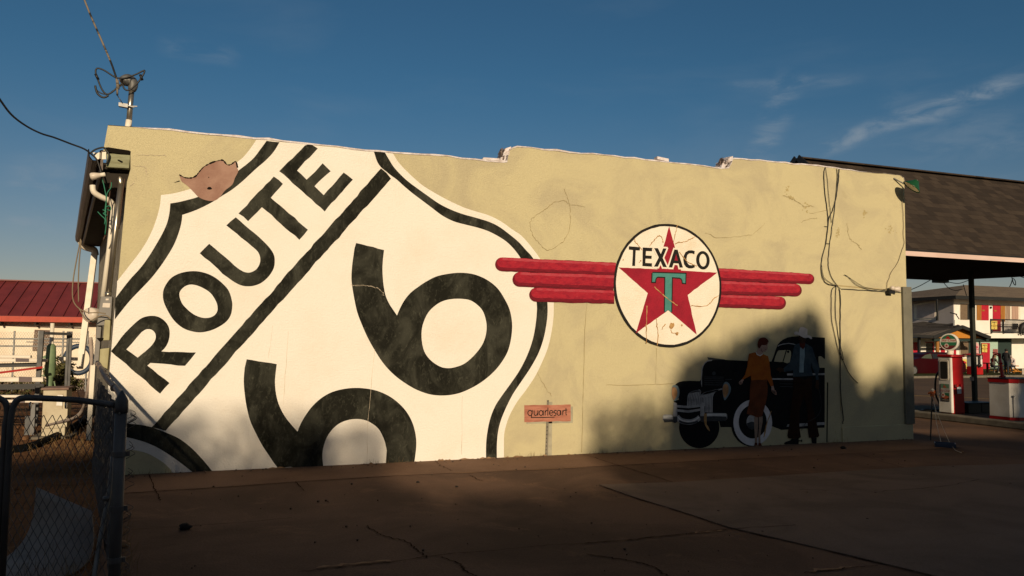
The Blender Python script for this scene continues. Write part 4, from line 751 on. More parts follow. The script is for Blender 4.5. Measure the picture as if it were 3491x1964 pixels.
# green barn lamp at the right end of the wall
lampc = W(3086, 640)+np.array((.06, -.26, 0))
lamp = thing('barn_lamp', W(3070, 620), 'green enamel shade lamp on a short arm at the top right wall corner', 'lamp')
tilt = np.array((-.50, .40, -.76)); tilt /= np.linalg.norm(tilt)
lc = A(3111, 634, WY-.27)
lsc = .86; sh = [(r_*lsc, h_*lsc) for r_, h_ in [(.025, -.13), (.05, -.125), (.07, -.09), (.12, -.04), (.175, .02), (.185, .035), (.178, .036), (.168, .02), (.11, -.035), (.06, -.08), (.02, -.085)]]
B().lathe(lc, sh, 28, tilt).build('shade', mat('green_enamel', (.008, .065, .022), (.007, .05, .018), rough=.35, scale=5, spec=.4), lamp, smooth=True)
B().lathe(lc, [(r_*lsc, h_*lsc) for r_, h_ in [(.01, -.082), (.058, -.077), (.108, -.033), (.164, .021), (.160, .022), (.10, -.03), (.05, -.07), (.01, -.074)]], 28, tilt).build('reflector', m_wmetal, lamp, smooth=True)
B().lathe(lc-tilt*.02, [(.01, -.05), (.03, -.045), (.036, 0), (.02, .03), (.005, .035)], 12, tilt).build('bulb', m_pale, lamp, smooth=True)
B().tube(spline([W(3045, 608)+np.array((0, -.01, 0)), W(3062, 622)+np.array((0, -.05, 0)), W(3075, 632)+np.array((0, -.10, .0)), lc-tilt*.12], 5), .012, 8).build('arm', m_galvd, lamp, smooth=True)
# cables draped over the parapet and down the wall
def wallcable(label, runs, r=.009, m=m_cable, name='wall_cable', group=None):
    b = B()
    for pts, rr in runs:
        P = spline([W(*p)+np.array((0, -.016, 0)) for p in pts], 5); P = [p+np.array((rng.normal(0, .002), -abs(rng.normal(0, .004)), rng.normal(0, .002))) for p in P]
        b.tube(P, rr*.72, 5)
    o = b.build(name, m, smooth=True); return tag(o, label, 'cable', group)
wallcable('bundle of black cables looping over the parapet and down to mid wall', [
    ([(2810, 572), (2806, 600), (2810, 660), (2818, 720), (2820, 770), (2813, 830), (2800, 880), (2797, 920), (2803, 950), (2818, 968), (2850, 975)], .009),
    ([(2811, 571), (2818, 610), (2822, 660), (2828, 720), (2832, 760)], .006), ([(2858, 577), (2856, 610), (2850, 660), (2838, 710), (2824, 745), (2818, 790), (2812, 835)], .010),
    ([(2850, 577), (2852, 600), (2848, 660), (2842, 720), (2832, 790), (2822, 870), (2822, 910), (2832, 945), (2850, 972), (2862, 985)], .008),
    ([(2808, 772), (2818, 773)], .006), ([(2812, 830), (2826, 832)], .006), ([(2798, 905), (2806, 945), (2830, 965), (2850, 975)], .006)])
wallcable('dark cables hanging from mid wall down beside the painted cowboy', [
    ([(2850, 975), (2835, 985), (2831, 1020), (2833, 1090), (2845, 1150), (2860, 1210), (2872, 1232), (2890, 1270), (2907, 1292), (2922, 1306)], .008),
    ([(2848, 975), (2846, 1010), (2846, 1080), (2858, 1160), (2862, 1200), (2872, 1228), (2868, 1200), (2860, 1175)], .008),
    ([(2858, 985), (2862, 1010), (2862, 1100), (2862, 1250), (2863, 1330), (2868, 1390), (2872, 1420), (2870, 1445)], .011)])
wallcable('pale wire running down from the green lamp to the bulbs', [([(3073, 640), (3073, 690), (3078, 760), (3077, 800), (3080, 830), (3070, 860), (3058, 895), (3035, 930), (3028, 950), (3022, 965), (3020, 985)], .006)], m=m_cableT)
wallcable('grey wires slung from the bulbs along the top of the recessed panel', [([(2875, 937), (2890, 945), (2915, 970), (2950, 985), (2990, 992), (3020, 990)], .006), ([(2880, 938), (2920, 965), (2950, 980), (3000, 988), (3020, 985)], .005), ([(2865, 985), (2940, 990), (3020, 995), (3072, 997)], .007)], m=flat('grey_wire', (.06, .06, .05), rough=.6))

# ------------------------------------------------------------------ gate, corner post and side fence
m_gpipe = mat('dark_fence_pipe', (.12, .11, .105), (.075, .068, .066), rough=.5, metal=.15, scale=9, stretch=(1, 1, .3))
m_rail = mat('rusty_rail', (.22, .17, .14), (.15, .11, .09), rough=.6, metal=.3, scale=9)
m_wire = flat('chain_wire', (.11, .10, .095), rough=.5, metal=.4)
def chain(p0, p1, z0, z1, a=.0215, dz=.043, r=.0025, seg=3, skipfn=None, bulge=.006):
    p0, p1 = np.array(p0, float), np.array(p1, float); L = np.linalg.norm((p1-p0)[:2]); d = (p1-p0)/L; nr = np.array((-d[1], d[0], 0)); b = B()
    nw = int(L/a); nz = int((z1-z0)/dz)
    for i in range(nw):
        P = []
        for k in range(nz+1):
            side = (k+i) % 2; s_ = (i+side)*a; s_ += .002*math.sin(k*.7+i)
            off = r*1.1*(1 if (k % 2) else -1)+bulge*math.sin(k*.35)*math.sin(i*.21)
            P.append(p0+d*s_+nr*off+np.array((0, 0, z0+k*dz-p0[2])))
        b.tube(P, r, seg, caps=False)
    return b
PT = np.array((-.565, 5.03, 0)); 
post = thing('fence_post', PT, 'thick dark steel corner post with a pointed cap between gate and wall', 'fence post')
b = B(); b.lathe(PT, [(.033, -.02), (.033, 1.2)], 20); b.build('shaft', m_gpipe, post, smooth=True)
b = B(); b.lathe(PT, [(.036, 1.165), (.037, 1.2), (.036, 1.235), (.030, 1.25), (.006, 1.292), (.001, 1.294)], 20); b.build('cap', m_gpipe, post, smooth=True)
for z in (.93, .62, .33):
    b = B(); b.lathe(PT, [(.036, z-.016), (.037, z-.014), (.037, z+.014), (.036, z+.016)], 18); b.obox(PT+(.045, 0, z), (.010, 0, 0), (0, .005, 0), (0, 0, .014)); b.build('band', m_gpipe, post, smooth=False)
b = B(); b.lathe(PT+np.array((-.004, -.036, 1.165)), [(.0, 0), (.006, 0), (.005, .006), (0, .007)], 8, (0, -1, 0)); b.build('rivet', m_galv, post)
gate = thing('chain_link_gate', (-1.1, 5.1, 0), 'dark chain link gate with rounded top corner in the left foreground', 'gate')
gR = PT+np.array((-.036, .0, 1.21)); gL = A(75, 1357, 5.12); zt = gR[2]
b = B(); gl = [gR, A(260, 1364, 5.08), A(120, 1357, 5.11), A(75, 1358, 5.12), A(58, 1366, 5.12), A(46, 1385, 5.12), A(40, 1410, 5.12), A(36, 1440, 5.12)]
P = spline(gl, 5); end = P[-1]; P += [np.array((end[0]-.002, end[1], .05))]; b.tube(P, .0175, 10); fr = b.build('frame', m_gpipe, gate, smooth=True)
bl = P[-1]; b = B(); b.tube([bl, np.array((gR[0], gR[1], .05))], .0175, 10); b.build('bottom_rail', m_gpipe, gate, smooth=True)
chain(np.array((bl[0]+.02, bl[1], 0)), np.array((gR[0], gR[1], 0)), .08, zt-.03).build('chain_mesh', m_wire, gate, fixn=False)
b = B()
for px_ in (105, 226, 360): c = A(px_, 1362, 5.1); b.lathe(np.array((c[0], c[1], zt)), [(.020, -.004), (.022, 0), (.020, .004)], 12, (1, 0, 0))
b.build('tie_wire', m_galv, gate)
g2 = thing('chain_link_gate', (-1.6, 5.2, 0), 'second gate leaf whose rounded corner just enters at the left edge', 'gate')
P = spline([A(-420, 1345, 5.2), A(-200, 1350, 5.18), A(-20, 1357, 5.15), A(0, 1360, 5.14), A(16, 1370, 5.14), A(24, 1390, 5.14), A(24, 1420, 5.14), A(18, 1450, 5.14)], 5); end = P[-1]; P.append(np.array((end[0]-.01, end[1], .05)))
B().tube(P, .0175, 10).build('frame', m_gpipe, g2, smooth=True)
chain(np.array((P[0][0], P[0][1], 0)), np.array((end[0]-.02, end[1], 0)), .08, P[0][2]-.03).build('chain_mesh', m_wire, g2, fixn=False)
sf = thing('side_fence', (-.95, 7.5, 0), 'chain link side fence with weathered top rail running back to the wall corner', 'fence')
RE = A(331, 1237, 9.9); r0 = PT+np.array((0, .03, 1.235)); rd = RE-r0
b = B(); b.tube([r0+rd*t+np.array((.01*math.sin(9*t), 0, .006*math.sin(14*t))) for t in np.linspace(0, 1, 14)], .021, 10); b.build('top_rail', m_rail, sf, smooth=True)
b = B()
for t in (.2, .45, .62, .8, .93): c = r0+rd*t; b.lathe(c, [(.024, -.01), (.026, 0), (.024, .01)], 12, rd)
b.build('rail_coupling', m_rail, sf)
chain(PT+np.array((.01, .03, 0)), np.array((RE[0]+.01, RE[1], 0)), .03, 1.19, bulge=.02).build('chain_mesh', m_wire, sf, fixn=False)
# loose mesh ends by the post
b = B()
for k in range(22):
    z = .2+.95*rng.random(); c = PT+np.array((.034, .01, z)); b.tube(spline([c, c+(.02+.01*rng.random(), 0, .015), c+(.03+.02*rng.random(), .01, .03), c+(.012, .01, .05)], 3), .0019, 4)
b.build('mesh_end', m_wire, sf)
b = B(); b.tube(spline([A(385, 1556, 5.2), A(370, 1690, 5.15), A(345, 1820, 5.08), A(318, 1985, 5.0), A(310, 2050, 4.97)], 4), .0135, 8); b.lathe(A(362, 1700, 5.13), [(.018, -.012), (.02, 0), (.018, .012)], 10, (.1, .1, 1))
tag(b.build('leaning_pipe', m_galvd, smooth=True), 'thin bare pipe leaning beside the dark corner post', 'pipe')
# curved grey sheet lying behind the gate
b = B(); pts = [A(125, 1660, 7.3), A(215, 1700, 7.2), A(314, 1745, 7.1)]
ra, rb = G(128, 1662, .42), G(314, 1742, .36); vs = []
for i in range(15):
    t = i/14
    for p, q in ((ra, G(-190, 1990, .10)), (rb, G(110, 1990, .03))):
        c = p+(q-p)*t; c = c+np.array((.16*math.sin(math.pi*t)*.9, 0, -.13*math.sin(math.pi*t))); vs.append(c)
b.add(vs, [(2*i, 2*i+1, 2*i+3, 2*i+2) for i in range(14)]); o = b.build('bent_sheet', mat('grey_sheet_metal', (.30, .245, .21), (.22, .18, .155), rough=.8, scale=3, spec=.08), smooth=True); so_ = o.modifiers.new('thick', 'SOLIDIFY'); so_.thickness = .012
tag(o, 'curved grey panel lying on the dark dirt behind the gate', 'panel')
#PART4
# ------------------------------------------------------------------ yard on the left: house, racks, cabinet, shrubs
m_redroof = mat('red_metal_roof', (.17, .028, .026), (.13, .022, .02), rough=.5, scale=1.2, spec=.4); m_redfas = flat('red_fascia', (.42, .05, .022), rough=.6)
m_hwall = mat('cream_house_wall', lit(244, 214, 168), lit(230, 196, 150), rough=.9, scale=1.2, c3=lit(200, 165, 120), s3=3); m_brown = flat('brown_board', lit(112, 86, 66), rough=.9)
HY = 34.0
hs_ = thing('red_roofed_house', (-8, HY, 0), 'low cream house with a red standing seam metal roof beyond the yard', 'house')
ze, zr, zf = A(150, 1079, HY)[2], A(150, 961, HY+3.5)[2], A(150, 1098, HY)[2]
hx1 = A(330, 1090, HY)[0]; hx0 = -34
b = B().box(hx0, hx1, HY+.45, HY+7.5, -.1, zf+.05); hw = b.build('wall', m_hwall, hs_)
b = B().prism([(hx0-.3, HY, ze), (hx1+.4, HY, ze), (hx1+.4, HY+3.5, zr), (hx0-.3, HY+3.5, zr)], (0, 0, -.06)); b.prism([(hx0-.3, HY+7.6, ze-.3), (hx1+.4, HY+7.6, ze-.3), (hx1+.4, HY+3.52, zr), (hx0-.3, HY+3.52, zr)], (0, 0, -.06))
k = hx1+.2
while k > hx0: b.bar((k, HY-.01, ze+.02), (k, HY+3.5, zr+.02), .045, .05); k -= .46
b.bar((hx0, HY+3.5, zr+.02), (hx1+.4, HY+3.5, zr+.02), .2, .05); b.build('roof', m_redroof, hs_)
B().box(hx0-.3, hx1+.4, HY-.06, HY-.01, zf, ze-.01).build('fascia', m_redfas, hs_)
b = B()
for x in np.arange(hx0+.5, hx1, .55*2.1): b.box(x, x+.06, HY, HY+.45, zf-.10, zf-.01)
b.build('rafter_end', m_dkwood, hs_)
B().prism([A(118, 1124, HY+.4), A(176, 1126, HY+.4), A(174, 1196, HY+.4), A(110, 1196, HY+.4)], (0, .05, 0)).build('boarded_window', m_brown, hs_)
P = [A(-100, 1104, HY+.40), A(100, 1112, HY+.40), A(300, 1119, HY+.40)]; b = B(); b.tube(P, .02, 5); b.build('wire_run', m_brown, hs_)
# far chain link fence with pipe rails
ff = thing('yard_fence', (-6, 26, 0), 'distant chain link fence with horizontal pipes in front of the cream house', 'fence')
b = B()
for y, r in ((1156, .022), (1181, .022), (1168, .014)): b.tube([A(-250 if y != 1168 else 90, y-2, 26), A(310, y, 26)], r, 6)
for x in np.linspace(-200, 300, 7): p = A(x, 1128, 26); b.tube([p, (p[0], p[1], 0)], .025, 6)
b.build('pipe_rail', m_galvd, ff)
p0, p1 = A(-250, 1128, 26), A(312, 1128, 26); b = B(); w = .065; nw = int((p1[0]-p0[0])/w)
for i in range(nw):
    x = p0[0]+i*w; b.tube([(x, 26, p0[2]), (x+(p0[2]-.05)*.62, 26.01, .05)], .004, 3, False); b.tube([(x+(p0[2]-.05)*.62, 26, p0[2]), (x, 26.01, .05)], .004, 3, False)
b.build('chain_mesh', flat('far_wire', lit(190, 160, 120), rough=.7), ff, fixn=False)
# steel storage rack
m_rack = mat('rack_steel', (.10, .10, .10), (.06, .06, .065), rough=.55, metal=.3, scale=6)
rk = thing('storage_rack', (-4.4, 16, 0), 'dark steel storage rack frame with tall uprights in the yard', 'rack')
def upright(xa, ya, xb, Y, w=.09):
    p = A(xa, ya, Y); q = A(xb, 1420, Y); q[2] = 0.0; return B().bar(p, q, w, w*.8)
upright(143, 1128, 121, 16).build('upright', m_rack, rk); upright(233, 1130, 220, 16.5, .05).build('upright', m_rack, rk); upright(243, 1130, 230, 16.5, .05).build('upright', m_rack, rk)
B().bar(A(146, 1136, 16), A(240, 1139, 16.4), .05).build('crossbar', m_rack, rk)
b = B(); b.bar(A(98, 1420, 14.6), A(92, 1540, 14.4), .1, .06); b.bar(A(115, 1380, 14.6), A(107, 1540, 14.4), .08, .06); b.build('leg', m_rack, rk)
m_beam = mat('white_plank', lit(238, 212, 172), lit(205, 176, 140), rough=.8, scale=4, stretch=(.4, 1, 4)); m_bdark = flat('grey_section', lit(112, 92, 80), rough=.9)
for (x0, x1, y0, y1, Y, lab, dk) in ((-260, 104, 1210, 1220, 17.2, 'upper rear white plank stacked on the yard rack', None), (-260, 160, 1222, 1233, 16.2, 'long white plank second from the top on the yard rack', (53, 98)),
                                     (-260, 147, 1285, 1301, 15.2, 'long white plank at mid height of the yard rack', (64, 108)), (-260, 98, 1346, 1355, 14.8, 'white plank just above the gate rail', None),
                                     (-260, 145, 1362, 1372, 14.5, 'lowest white plank seen behind the gate rail', (48, 84)), (200, 262, 1217, 1229, 16.8, 'short white plank right of the green finned tube', None)):
    b = B(); b.prism([A(x0, y0, Y), A(x1, y0+2, Y), A(x1, y1+1, Y), A(x0, y1, Y)], (0, .12, 0)); o = tag(b.build('plank', m_beam, bevel=.006), lab, 'plank', 'white planks on the rack')
    if dk: B().prism([A(dk[0], y0-1, Y-.012), A(dk[1], y0+.5, Y-.012), A(dk[1], y1+1.5, Y-.012), A(dk[0], y1+1, Y-.012)], (0, .010, 0)).build('dark_section', m_bdark, o)  # darker middle section on some of the planks
b = B(); b.bar(A(-80, 1281, 15.6), A(145, 1252, 15.9), .04, .035); tag(b.build('red_bar', flat('red_paint_bar', (.40, .02, .015), rough=.5)), 'thin red bar lying at a slant across the rack', 'bar')
for y, x1, Y, lab in ((1250, 128, 16.0, 'black bar lying just under the second white plank'), (1246, 126, 16.4, 'black bar behind the one under the second white plank'), (1318, 150, 15.0, 'long black bar under the middle white plank'), (1326, 120, 14.8, 'lowest black bar above the gate rail')):
    tag(B().bar(A(-250, y+3, Y), A(x1, y-5, Y), .03, .05).build('metal_bar', m_cable), lab, 'bar', 'black bars on the rack')
# green finned tube on a pole
gf = thing('finned_tube', (-3.4, 16.6, 0), 'green finned metal tube standing on a pale pole among the racks', 'ornament')
m_gf = mat('faded_green_paint', (.17, .24, .13), (.12, .18, .10), rough=.6, scale=6)
c0 = A(179, 1102, 16.4); zt_, zm, zb_ = c0[2], A(179, 1180, 16.4)[2], A(179, 1325, 16.4)[2]
B().tube([(c0[0], 16.4, 0), c0], .035, 10).build('pole', m_wmetal, gf, smooth=True)
b = B(); b.lathe((c0[0], 16.4, 0), [(.04, zm+.04), (.075, zm), (.085, zm-.15), (.09, zb_+.25), (.06, zb_+.2), (.05, zb_+.05), (.09, zb_)], 16); b.build('tube', m_gf, gf, smooth=True)
b = B()
for ya, yb, yc in ((1190, 1222, 1218), (1232, 1262, 1255), (1258, 1284, 1283)): b.prism([A(170, ya, 16.4), A(158, (ya+yb)/2+4, 16.4), A(138, yb-3, 16.4), A(150, yb+1, 16.4), A(172, yc, 16.4)], (0, .03, 0))
b.prism([A(186, 1300, 16.4), A(191, 1322, 16.4), A(186, 1322, 16.4), A(182, 1300, 16.4)], (0, .03, 0)); b.build('fin', m_gf, gf)
# round blue rimmed disc
rd_ = thing('round_sign', A(268, 1225, 20.5), 'large round cream disc with a blue rim leaning behind the downspout', 'disc')
c = A(268, 1226, 20.5); rr = A(316, 1226, 20.5)[0]-c[0]
B().lathe(c, [(.001, .0), (rr*.86, .0), (rr*.86, .05), (.001, .05)], 40, (0, 1, .06)).build('face', m_hwall, rd_)
b = B(); b.tube([c+np.array((rr*.95*math.cos(t), 0, rr*1.08*math.sin(t))) for t in np.linspace(0, 2*math.pi, 40)], .055, 8, False); b.build('rim', flat('blue_enamel', (.025, .045, .085), rough=.5), rd_, smooth=True)
# electrical cabinet
cb_ = thing('utility_cabinet', (-2.55, 13.95, 0), 'tan steel utility cabinet standing on a slab behind the gate', 'cabinet')
m_cab = mat('tan_cabinet', lit(196, 172, 128), lit(180, 154, 112), rough=.6, scale=3)
p = A(150, 1330, 13.9); q = A(228, 1330, 13.9); zb_ = .06; ztp = p[2]
B().box(p[0]-.01, q[0]+.0, 13.9, 14.35, zb_, ztp).build('body', m_cab, cb_, bevel=.012)
B().box(p[0]-.035, q[0]+.03, 13.87, 14.38, ztp+.001, ztp+.035).build('lid', mat('rusty_lid', lit(140, 104, 78), lit(120, 90, 70), rough=.8, scale=6), cb_, bevel=.006)
B().box(p[0]+.04, q[0]-.05, 13.885, 13.899, zb_+.12, ztp-.06).build('door', m_cab, cb_, bevel=.004)
b = B(); b.prism([A(196, 1347, 13.88), A(215, 1347, 13.88), A(214, 1358, 13.88), A(195, 1358, 13.88)], (0, .003, 0)); b.prism([A(193, 1369, 13.88), A(213, 1369, 13.88), A(212, 1383, 13.88), A(192, 1383, 13.88)], (0, .003, 0)); b.build('white_sticker', flat('sticker', (.8, .78, .74)), cb_)
B().box(p[0]+.16, p[0]+.34, 13.875, 13.884, zb_+.14, zb_+.42).build('vent_panel', m_cab, cb_, bevel=.003)
B().box(p[0]-.14, q[0]+.1, 13.8, 14.5, -.02, zb_-.001).build('base_slab', m_kerb, cb_)
# shrubs and litter
m_leafd = mat('dry_shrub_leaf', (.06, .065, .02), (.10, .08, .03), rough=.9, scale=12); m_dry = mat('dry_grass', (.20, .13, .06), (.14, .09, .04), rough=1, scale=20)
def leafcloud(c, r, n_, s, flatz=1.0):
    b = B()
    for _ in range(n_):
        v = rng.normal(0, 1, 3); v /= np.linalg.norm(v); p = np.array(c)+v*np.array(r)*rng.random()**.45
        a = rng.normal(0, 1, 3); a /= np.linalg.norm(a); t = np.cross(a, rng.normal(0, 1, 3)); t /= np.linalg.norm(t); L = s*(.6+.8*rng.random())
        b.add([p-a*L, p+t*L*.35, p+a*L, p-t*L*.35], [(0, 1, 2, 3)])
    return b
for (x, y, Y, r, lab) in ((205, 1262, 17.5, (.28, .2, .3), 'olive green shrub between the finned tube and the blue disc'), (212, 1310, 17.0, (.36, .25, .16), 'low yellowish shrub below the blue rimmed disc'), (60, 1330, 18.0, (.9, .3, .25), 'weedy bush under the white planks')):
    c = A(x, y, Y); t = thing('shrub', (c[0], c[1], 0), lab, 'shrub'); leafcloud(c, r, 420, .055).build('leaves', m_leafd, t, fixn=False)
    b = B()
    for k in range(5): b.tube([(c[0]+.1*rng.normal(), c[1], 0), c+rng.normal(0, .1, 3)], .008, 4)
    b.build('stem', m_dkwood, t)
b = B()
for _ in range(900):
    y = 5.6+9*rng.random()**1.3; xr = (-.68-(y-4.3)*.105) if y < 10.2 else (-1.35-(y-10.2)*.178); x = xr-abs(rng.normal(0, .35 if rng.random() < .5 else 1.6)); h = .05+.12*rng.random()
    b.tube([(x, y, .02), (x+rng.normal(0, .04), y+rng.normal(0, .04), .02+h)], [.0025, .0008], 3, False)
o = b.build('dry_weeds', m_dry, fixn=False); o['kind'] = 'stuff'
b = B()
for _ in range(260):
    k = rng.random(); y = 5.2+4.6*k; x = -.50-(y-5)*.165+abs(rng.normal(0, .07)); h = .04+.14*rng.random()**2
    b.tube([(x, y, .0), (x+rng.normal(.02, .03), y+rng.normal(0, .04), h)], [.002, .0007], 3, False)
o = b.build('fence_weeds', m_dry, fixn=False); o['kind'] = 'stuff'
b = B()
for _ in range(140):
    y = 9+7*rng.random(); x = -1.9-(y-9)*.2-3*rng.random(); r = .02+.06*rng.random()**2; b.lathe((x, y, .02), [(r*.6, -.02), (r, r*.3), (r*.7, r*.8), (.002, r)], 6, rng.normal(0, .2, 3)+(0, 0, 1))
o = b.build('yard_rubble', m_dirt); o['kind'] = 'stuff'
m_stone = mat('dark_stone', (.018, .014, .012), (.03, .024, .02), rough=1)
def stone(px_, py_, r, lab, m=m_stone, z=0.0):
    c = G(px_, py_, z); b = B(); bm = bmesh.new(); bmesh.ops.create_icosphere(bm, subdivisions=2, radius=r)
    for v in bm.verts: v.co = Vector(c)+Vector((v.co.x*1.3, v.co.y, v.co.z*.7+r*.5))*(1+.18*math.sin(9*v.co.x/r+7*v.co.z/r))
    me = bpy.data.meshes.new('stone'); bm.to_mesh(me); bm.free(); me.materials.append(m); o = bpy.data.objects.new('stone', me); COL.objects.link(o); return tag(o, lab, 'stone')
stone(632, 1805, .04, 'dark lump of stone lying alone on the concrete left of centre')
stone(1425, 1646, .016, 'small dark stone near the wall below the lower numeral'); stone(1557, 1661, .014, 'small flat dark stone right of the other near the wall')
stone(420, 1864, .035, 'pale stone beside the corner post at the fence foot', m_sand); stone(2875, 1531, .035, 'dark clump at the wall foot below the hanging cable')
stone(3282, 1544, .018, 'small pebble beside the string in front of the pumps', m_sand)

# ------------------------------------------------------------------ canopy over the pumps
m_shing = mat('brown_shingles', (.075, .050, .036), (.048, .034, .026), rough=.9, scale=2.2, stretch=(.5, 1, 1), lo=.4, hi=.6, c3=(.11, .075, .05), s3=5, t3=(.5, .7), bump=.01, bscale=20, spec=.1)
def brickmat(name, cols, sx, sy, mortar, msize=.03, ax='XY', rough=.9):
    m = bpy.data.materials.new(name); m.use_nodes = True; nt = m.node_tree; n = nt.nodes; l = nt.links; bs = n['Principled BSDF']; bs.inputs['Roughness'].default_value = rough; bs.inputs['Specular IOR Level'].default_value = .1
    tc = n.new('ShaderNodeTexCoord'); sp = n.new('ShaderNodeSeparateXYZ'); cmb = n.new('ShaderNodeCombineXYZ'); l.new(tc.outputs['Object'], sp.inputs[0]); l.new(sp.outputs[ax[0]], cmb.inputs['X']); l.new(sp.outputs[ax[1]], cmb.inputs['Y'])
    br = n.new('ShaderNodeTexBrick'); br.inputs['Scale'].default_value = 1; br.inputs['Brick Width'].default_value = sx; br.inputs['Row Height'].default_value = sy; br.inputs['Mortar Size'].default_value = msize
    br.inputs['Color1'].default_value = (*cols[0], 1); br.inputs['Color2'].default_value = (*cols[1], 1); br.inputs['Mortar'].default_value = (*mortar, 1); br.inputs['Bias'].default_value = -.1; l.new(cmb.outputs[0], br.inputs['Vector'])
    ns = n.new('ShaderNodeTexNoise'); ns.inputs['Scale'].default_value = 3.5; ns.inputs['Detail'].default_value = 6; l.new(tc.outputs['Object'], ns.inputs['Vector'])
    mx = n.new('ShaderNodeMix'); mx.data_type = 'RGBA'; mx.blend_type = 'MULTIPLY'; mx.inputs['Factor'].default_value = .7; cr = n.new('ShaderNodeMapRange'); cr.inputs['To Min'].default_value = .6; cr.inputs['To Max'].default_value = 1.3; l.new(ns.outputs['Fac'], cr.inputs['Value'])
    l.new(br.outputs['Color'], mx.inputs['A']); l.new(cr.outputs[0], mx.inputs['B']); l.new(mx.outputs['Result'], bs.inputs['Base Color']); return m
m_shing = brickmat('brown_shingle_roof', ((.054, .041, .032), (.028, .022, .019)), .24, .14, (.026, .018, .014), .004)
cn = thing('pump_canopy', (15, 14, 0), 'gas pump canopy with brown shingled gable roof and white fascia', 'canopy')
YE, YR, YFar = 10.75, 13.3, 16.0
zE = A(3103, 849, YE)[2]; zR = A(3103, 583, YR)[2]; XL = A(2724, 531, YR)[0]; XR = A(3211, 957, YFar)[0]; zFar = A(3211, 957, YFar)[2]+.14
b = B(); b.prism([(XL, YE, zE), (XR, YE, zE), (XR, YR, zR), (XL, YR, zR)], (0, 0, -.05)); b.prism([(XL, YFar, zFar), (XR, YFar, zFar), (XR, YR+.004, zR), (XL, YR+.004, zR)], (0, 0, -.05))
b.bar((XL-.02, YR, zR+.01), (XR, YR, zR+.01), .22, .03); b.build('roof', m_shing, cn)
b = B(); b.bar((XL-.06, YE-.02, zE-.04), (XL-.06, YR, zR-.03), .03, .24); b.bar((XL-.06, YFar, zFar-.04), (XL-.06, YR, zR-.03), .03, .24); b.build('verge_board', m_cable, cn)
b = B().prism([(XL+.05, YE+.6, zE+.2), (XL+.05, YFar-.6, zE+.3), (XL+.05, YR, zR-.12)], (.03, 0, 0)); b.build('gable_panel', flat('grey_gable', (.30, .28, .27)), cn)
zf_ = A(3103, 873, YE)[2]
m_fas = mat('white_fascia_paint', lit(226, 184, 152), lit(208, 166, 134), rough=.7, scale=1.5, stretch=(.4, 1, 2))
B().box(XL-.04, XR, YE-.03, YE-.002, zf_, zE-.042).build('fascia', m_fas, cn)
B().box(XL-.05, XR, YE-.04, YE+.02, zE-.040, zE-.012).build('drip_edge', m_cable, cn)
zc_ = zFar-.145
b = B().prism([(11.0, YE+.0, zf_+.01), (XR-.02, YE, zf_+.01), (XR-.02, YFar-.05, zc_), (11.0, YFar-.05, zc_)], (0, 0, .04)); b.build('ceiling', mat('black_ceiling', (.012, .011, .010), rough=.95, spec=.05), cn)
B().obox(A(3206, 958, YFar-.15), (.2, 0, .0), (0, .1, 0), (0, 0, .05)).build('loose_panel', m_cable, cn); B().obox(A(3455, 936, 13.5), (.10, 0, .0), (0, .1, 0), (0, 0, .06)).build('loose_panel', m_cable, cn)
PX = 16.0; pb = AX(3325, 1404, PX); pY = pb[1]
m_postg = mat('dark_green_post', (.030, .034, .026), (.022, .025, .020), rough=.6, scale=5)
B().bar((PX, pY, .13), (PX, pY, 4.0), .088, .088).build('post', m_postg, cn, bevel=.008)
b = B(); b.box(PX-.17, PX+.17, pY-.17, pY+.17, .13, .17); b.build('post_base', m_cable, cn)
b = B(); cst = AX(3322, 1291, PX-.08); b.box(PX-.0785, PX-.076, pY-.05, pY+.05, cst[2]-.05, cst[2]+.04); b.build('post_sticker', m_pale, cn)
b = B()
for pts in ([(3100, 990, 15.0), (3135, 975, 15.2), (3175, 953, 15.8)], [(3212, 955, 15.8), (3245, 964, 15.8), (3270, 966, 15.6), (3298, 957, 15.2), (3315, 948, 15), (3322, 940, 14.8)], [(3320, 945, 14.8), (3370, 945, 14.4), (3430, 938, 13.8)], [(3448, 940, 13.5), (3455, 965, 13.5), (3462, 972, 13.5), (3461, 958, 13.5), (3453, 950, 13.5), (3448, 965, 13.5), (3442, 978, 13.5)], [(3213, 958, 15.8), (3232, 980, 15.8), (3256, 990, 15.6), (3285, 985, 15.4)], [(3284, 970, 15.3), (3295, 1008, 15.2)], [(3470, 940, 13.4), (3500, 950, 13.2)]):
    b.tube(spline([A(x, y, Y) for x, y, Y in pts], 5), .010, 5)
tag(b.build('canopy_wires', m_cable, smooth=True), 'thin black wires drooping below the far edge of the canopy', 'wires')

# ------------------------------------------------------------------ pump island
isl = B().prism([(14.22, 9.4, 0), (15.95, 9.4, 0), (15.95, 14.4, 0), (14.22, 14.4, 0)], (0, 0, .13)).build('pump_island', m_kerb, bevel=.02, label='low concrete kerbed island under the pumps', category='kerb')
m_pred = mat('pump_red', (.38, .010, .012), (.30, .008, .010), rough=.28, scale=3, spec=.5); m_pwh = mat('pump_white', (.72, .70, .66), (.6, .57, .52), rough=.45, scale=3, c3=(.45, .40, .34), s3=7, t3=(.6, .75), a3=.5)
m_black_ = flat('black_rubber', (.008, .008, .008), rough=.5); m_glass = flat('dim_glass', (.03, .03, .026), rough=.12, spec=.5); m_pgrn = flat('poster_green', (.02, .13, .06)); m_pink = flat('poster_orange', (.42, .10, .04))
gp = thing('gas_pump', (14.68, 12.5, .13), 'vintage red and white gas pump with a round globe on top', 'gas pump')
y0, y1, x0, x1, zt_ = 12.36, 12.70, 14.50, 14.86, 1.38
c = .07
foot = [(x0, y1), (x0, y0+.05), (x0+.05, y0), (x1, y0), (x1, y1)]
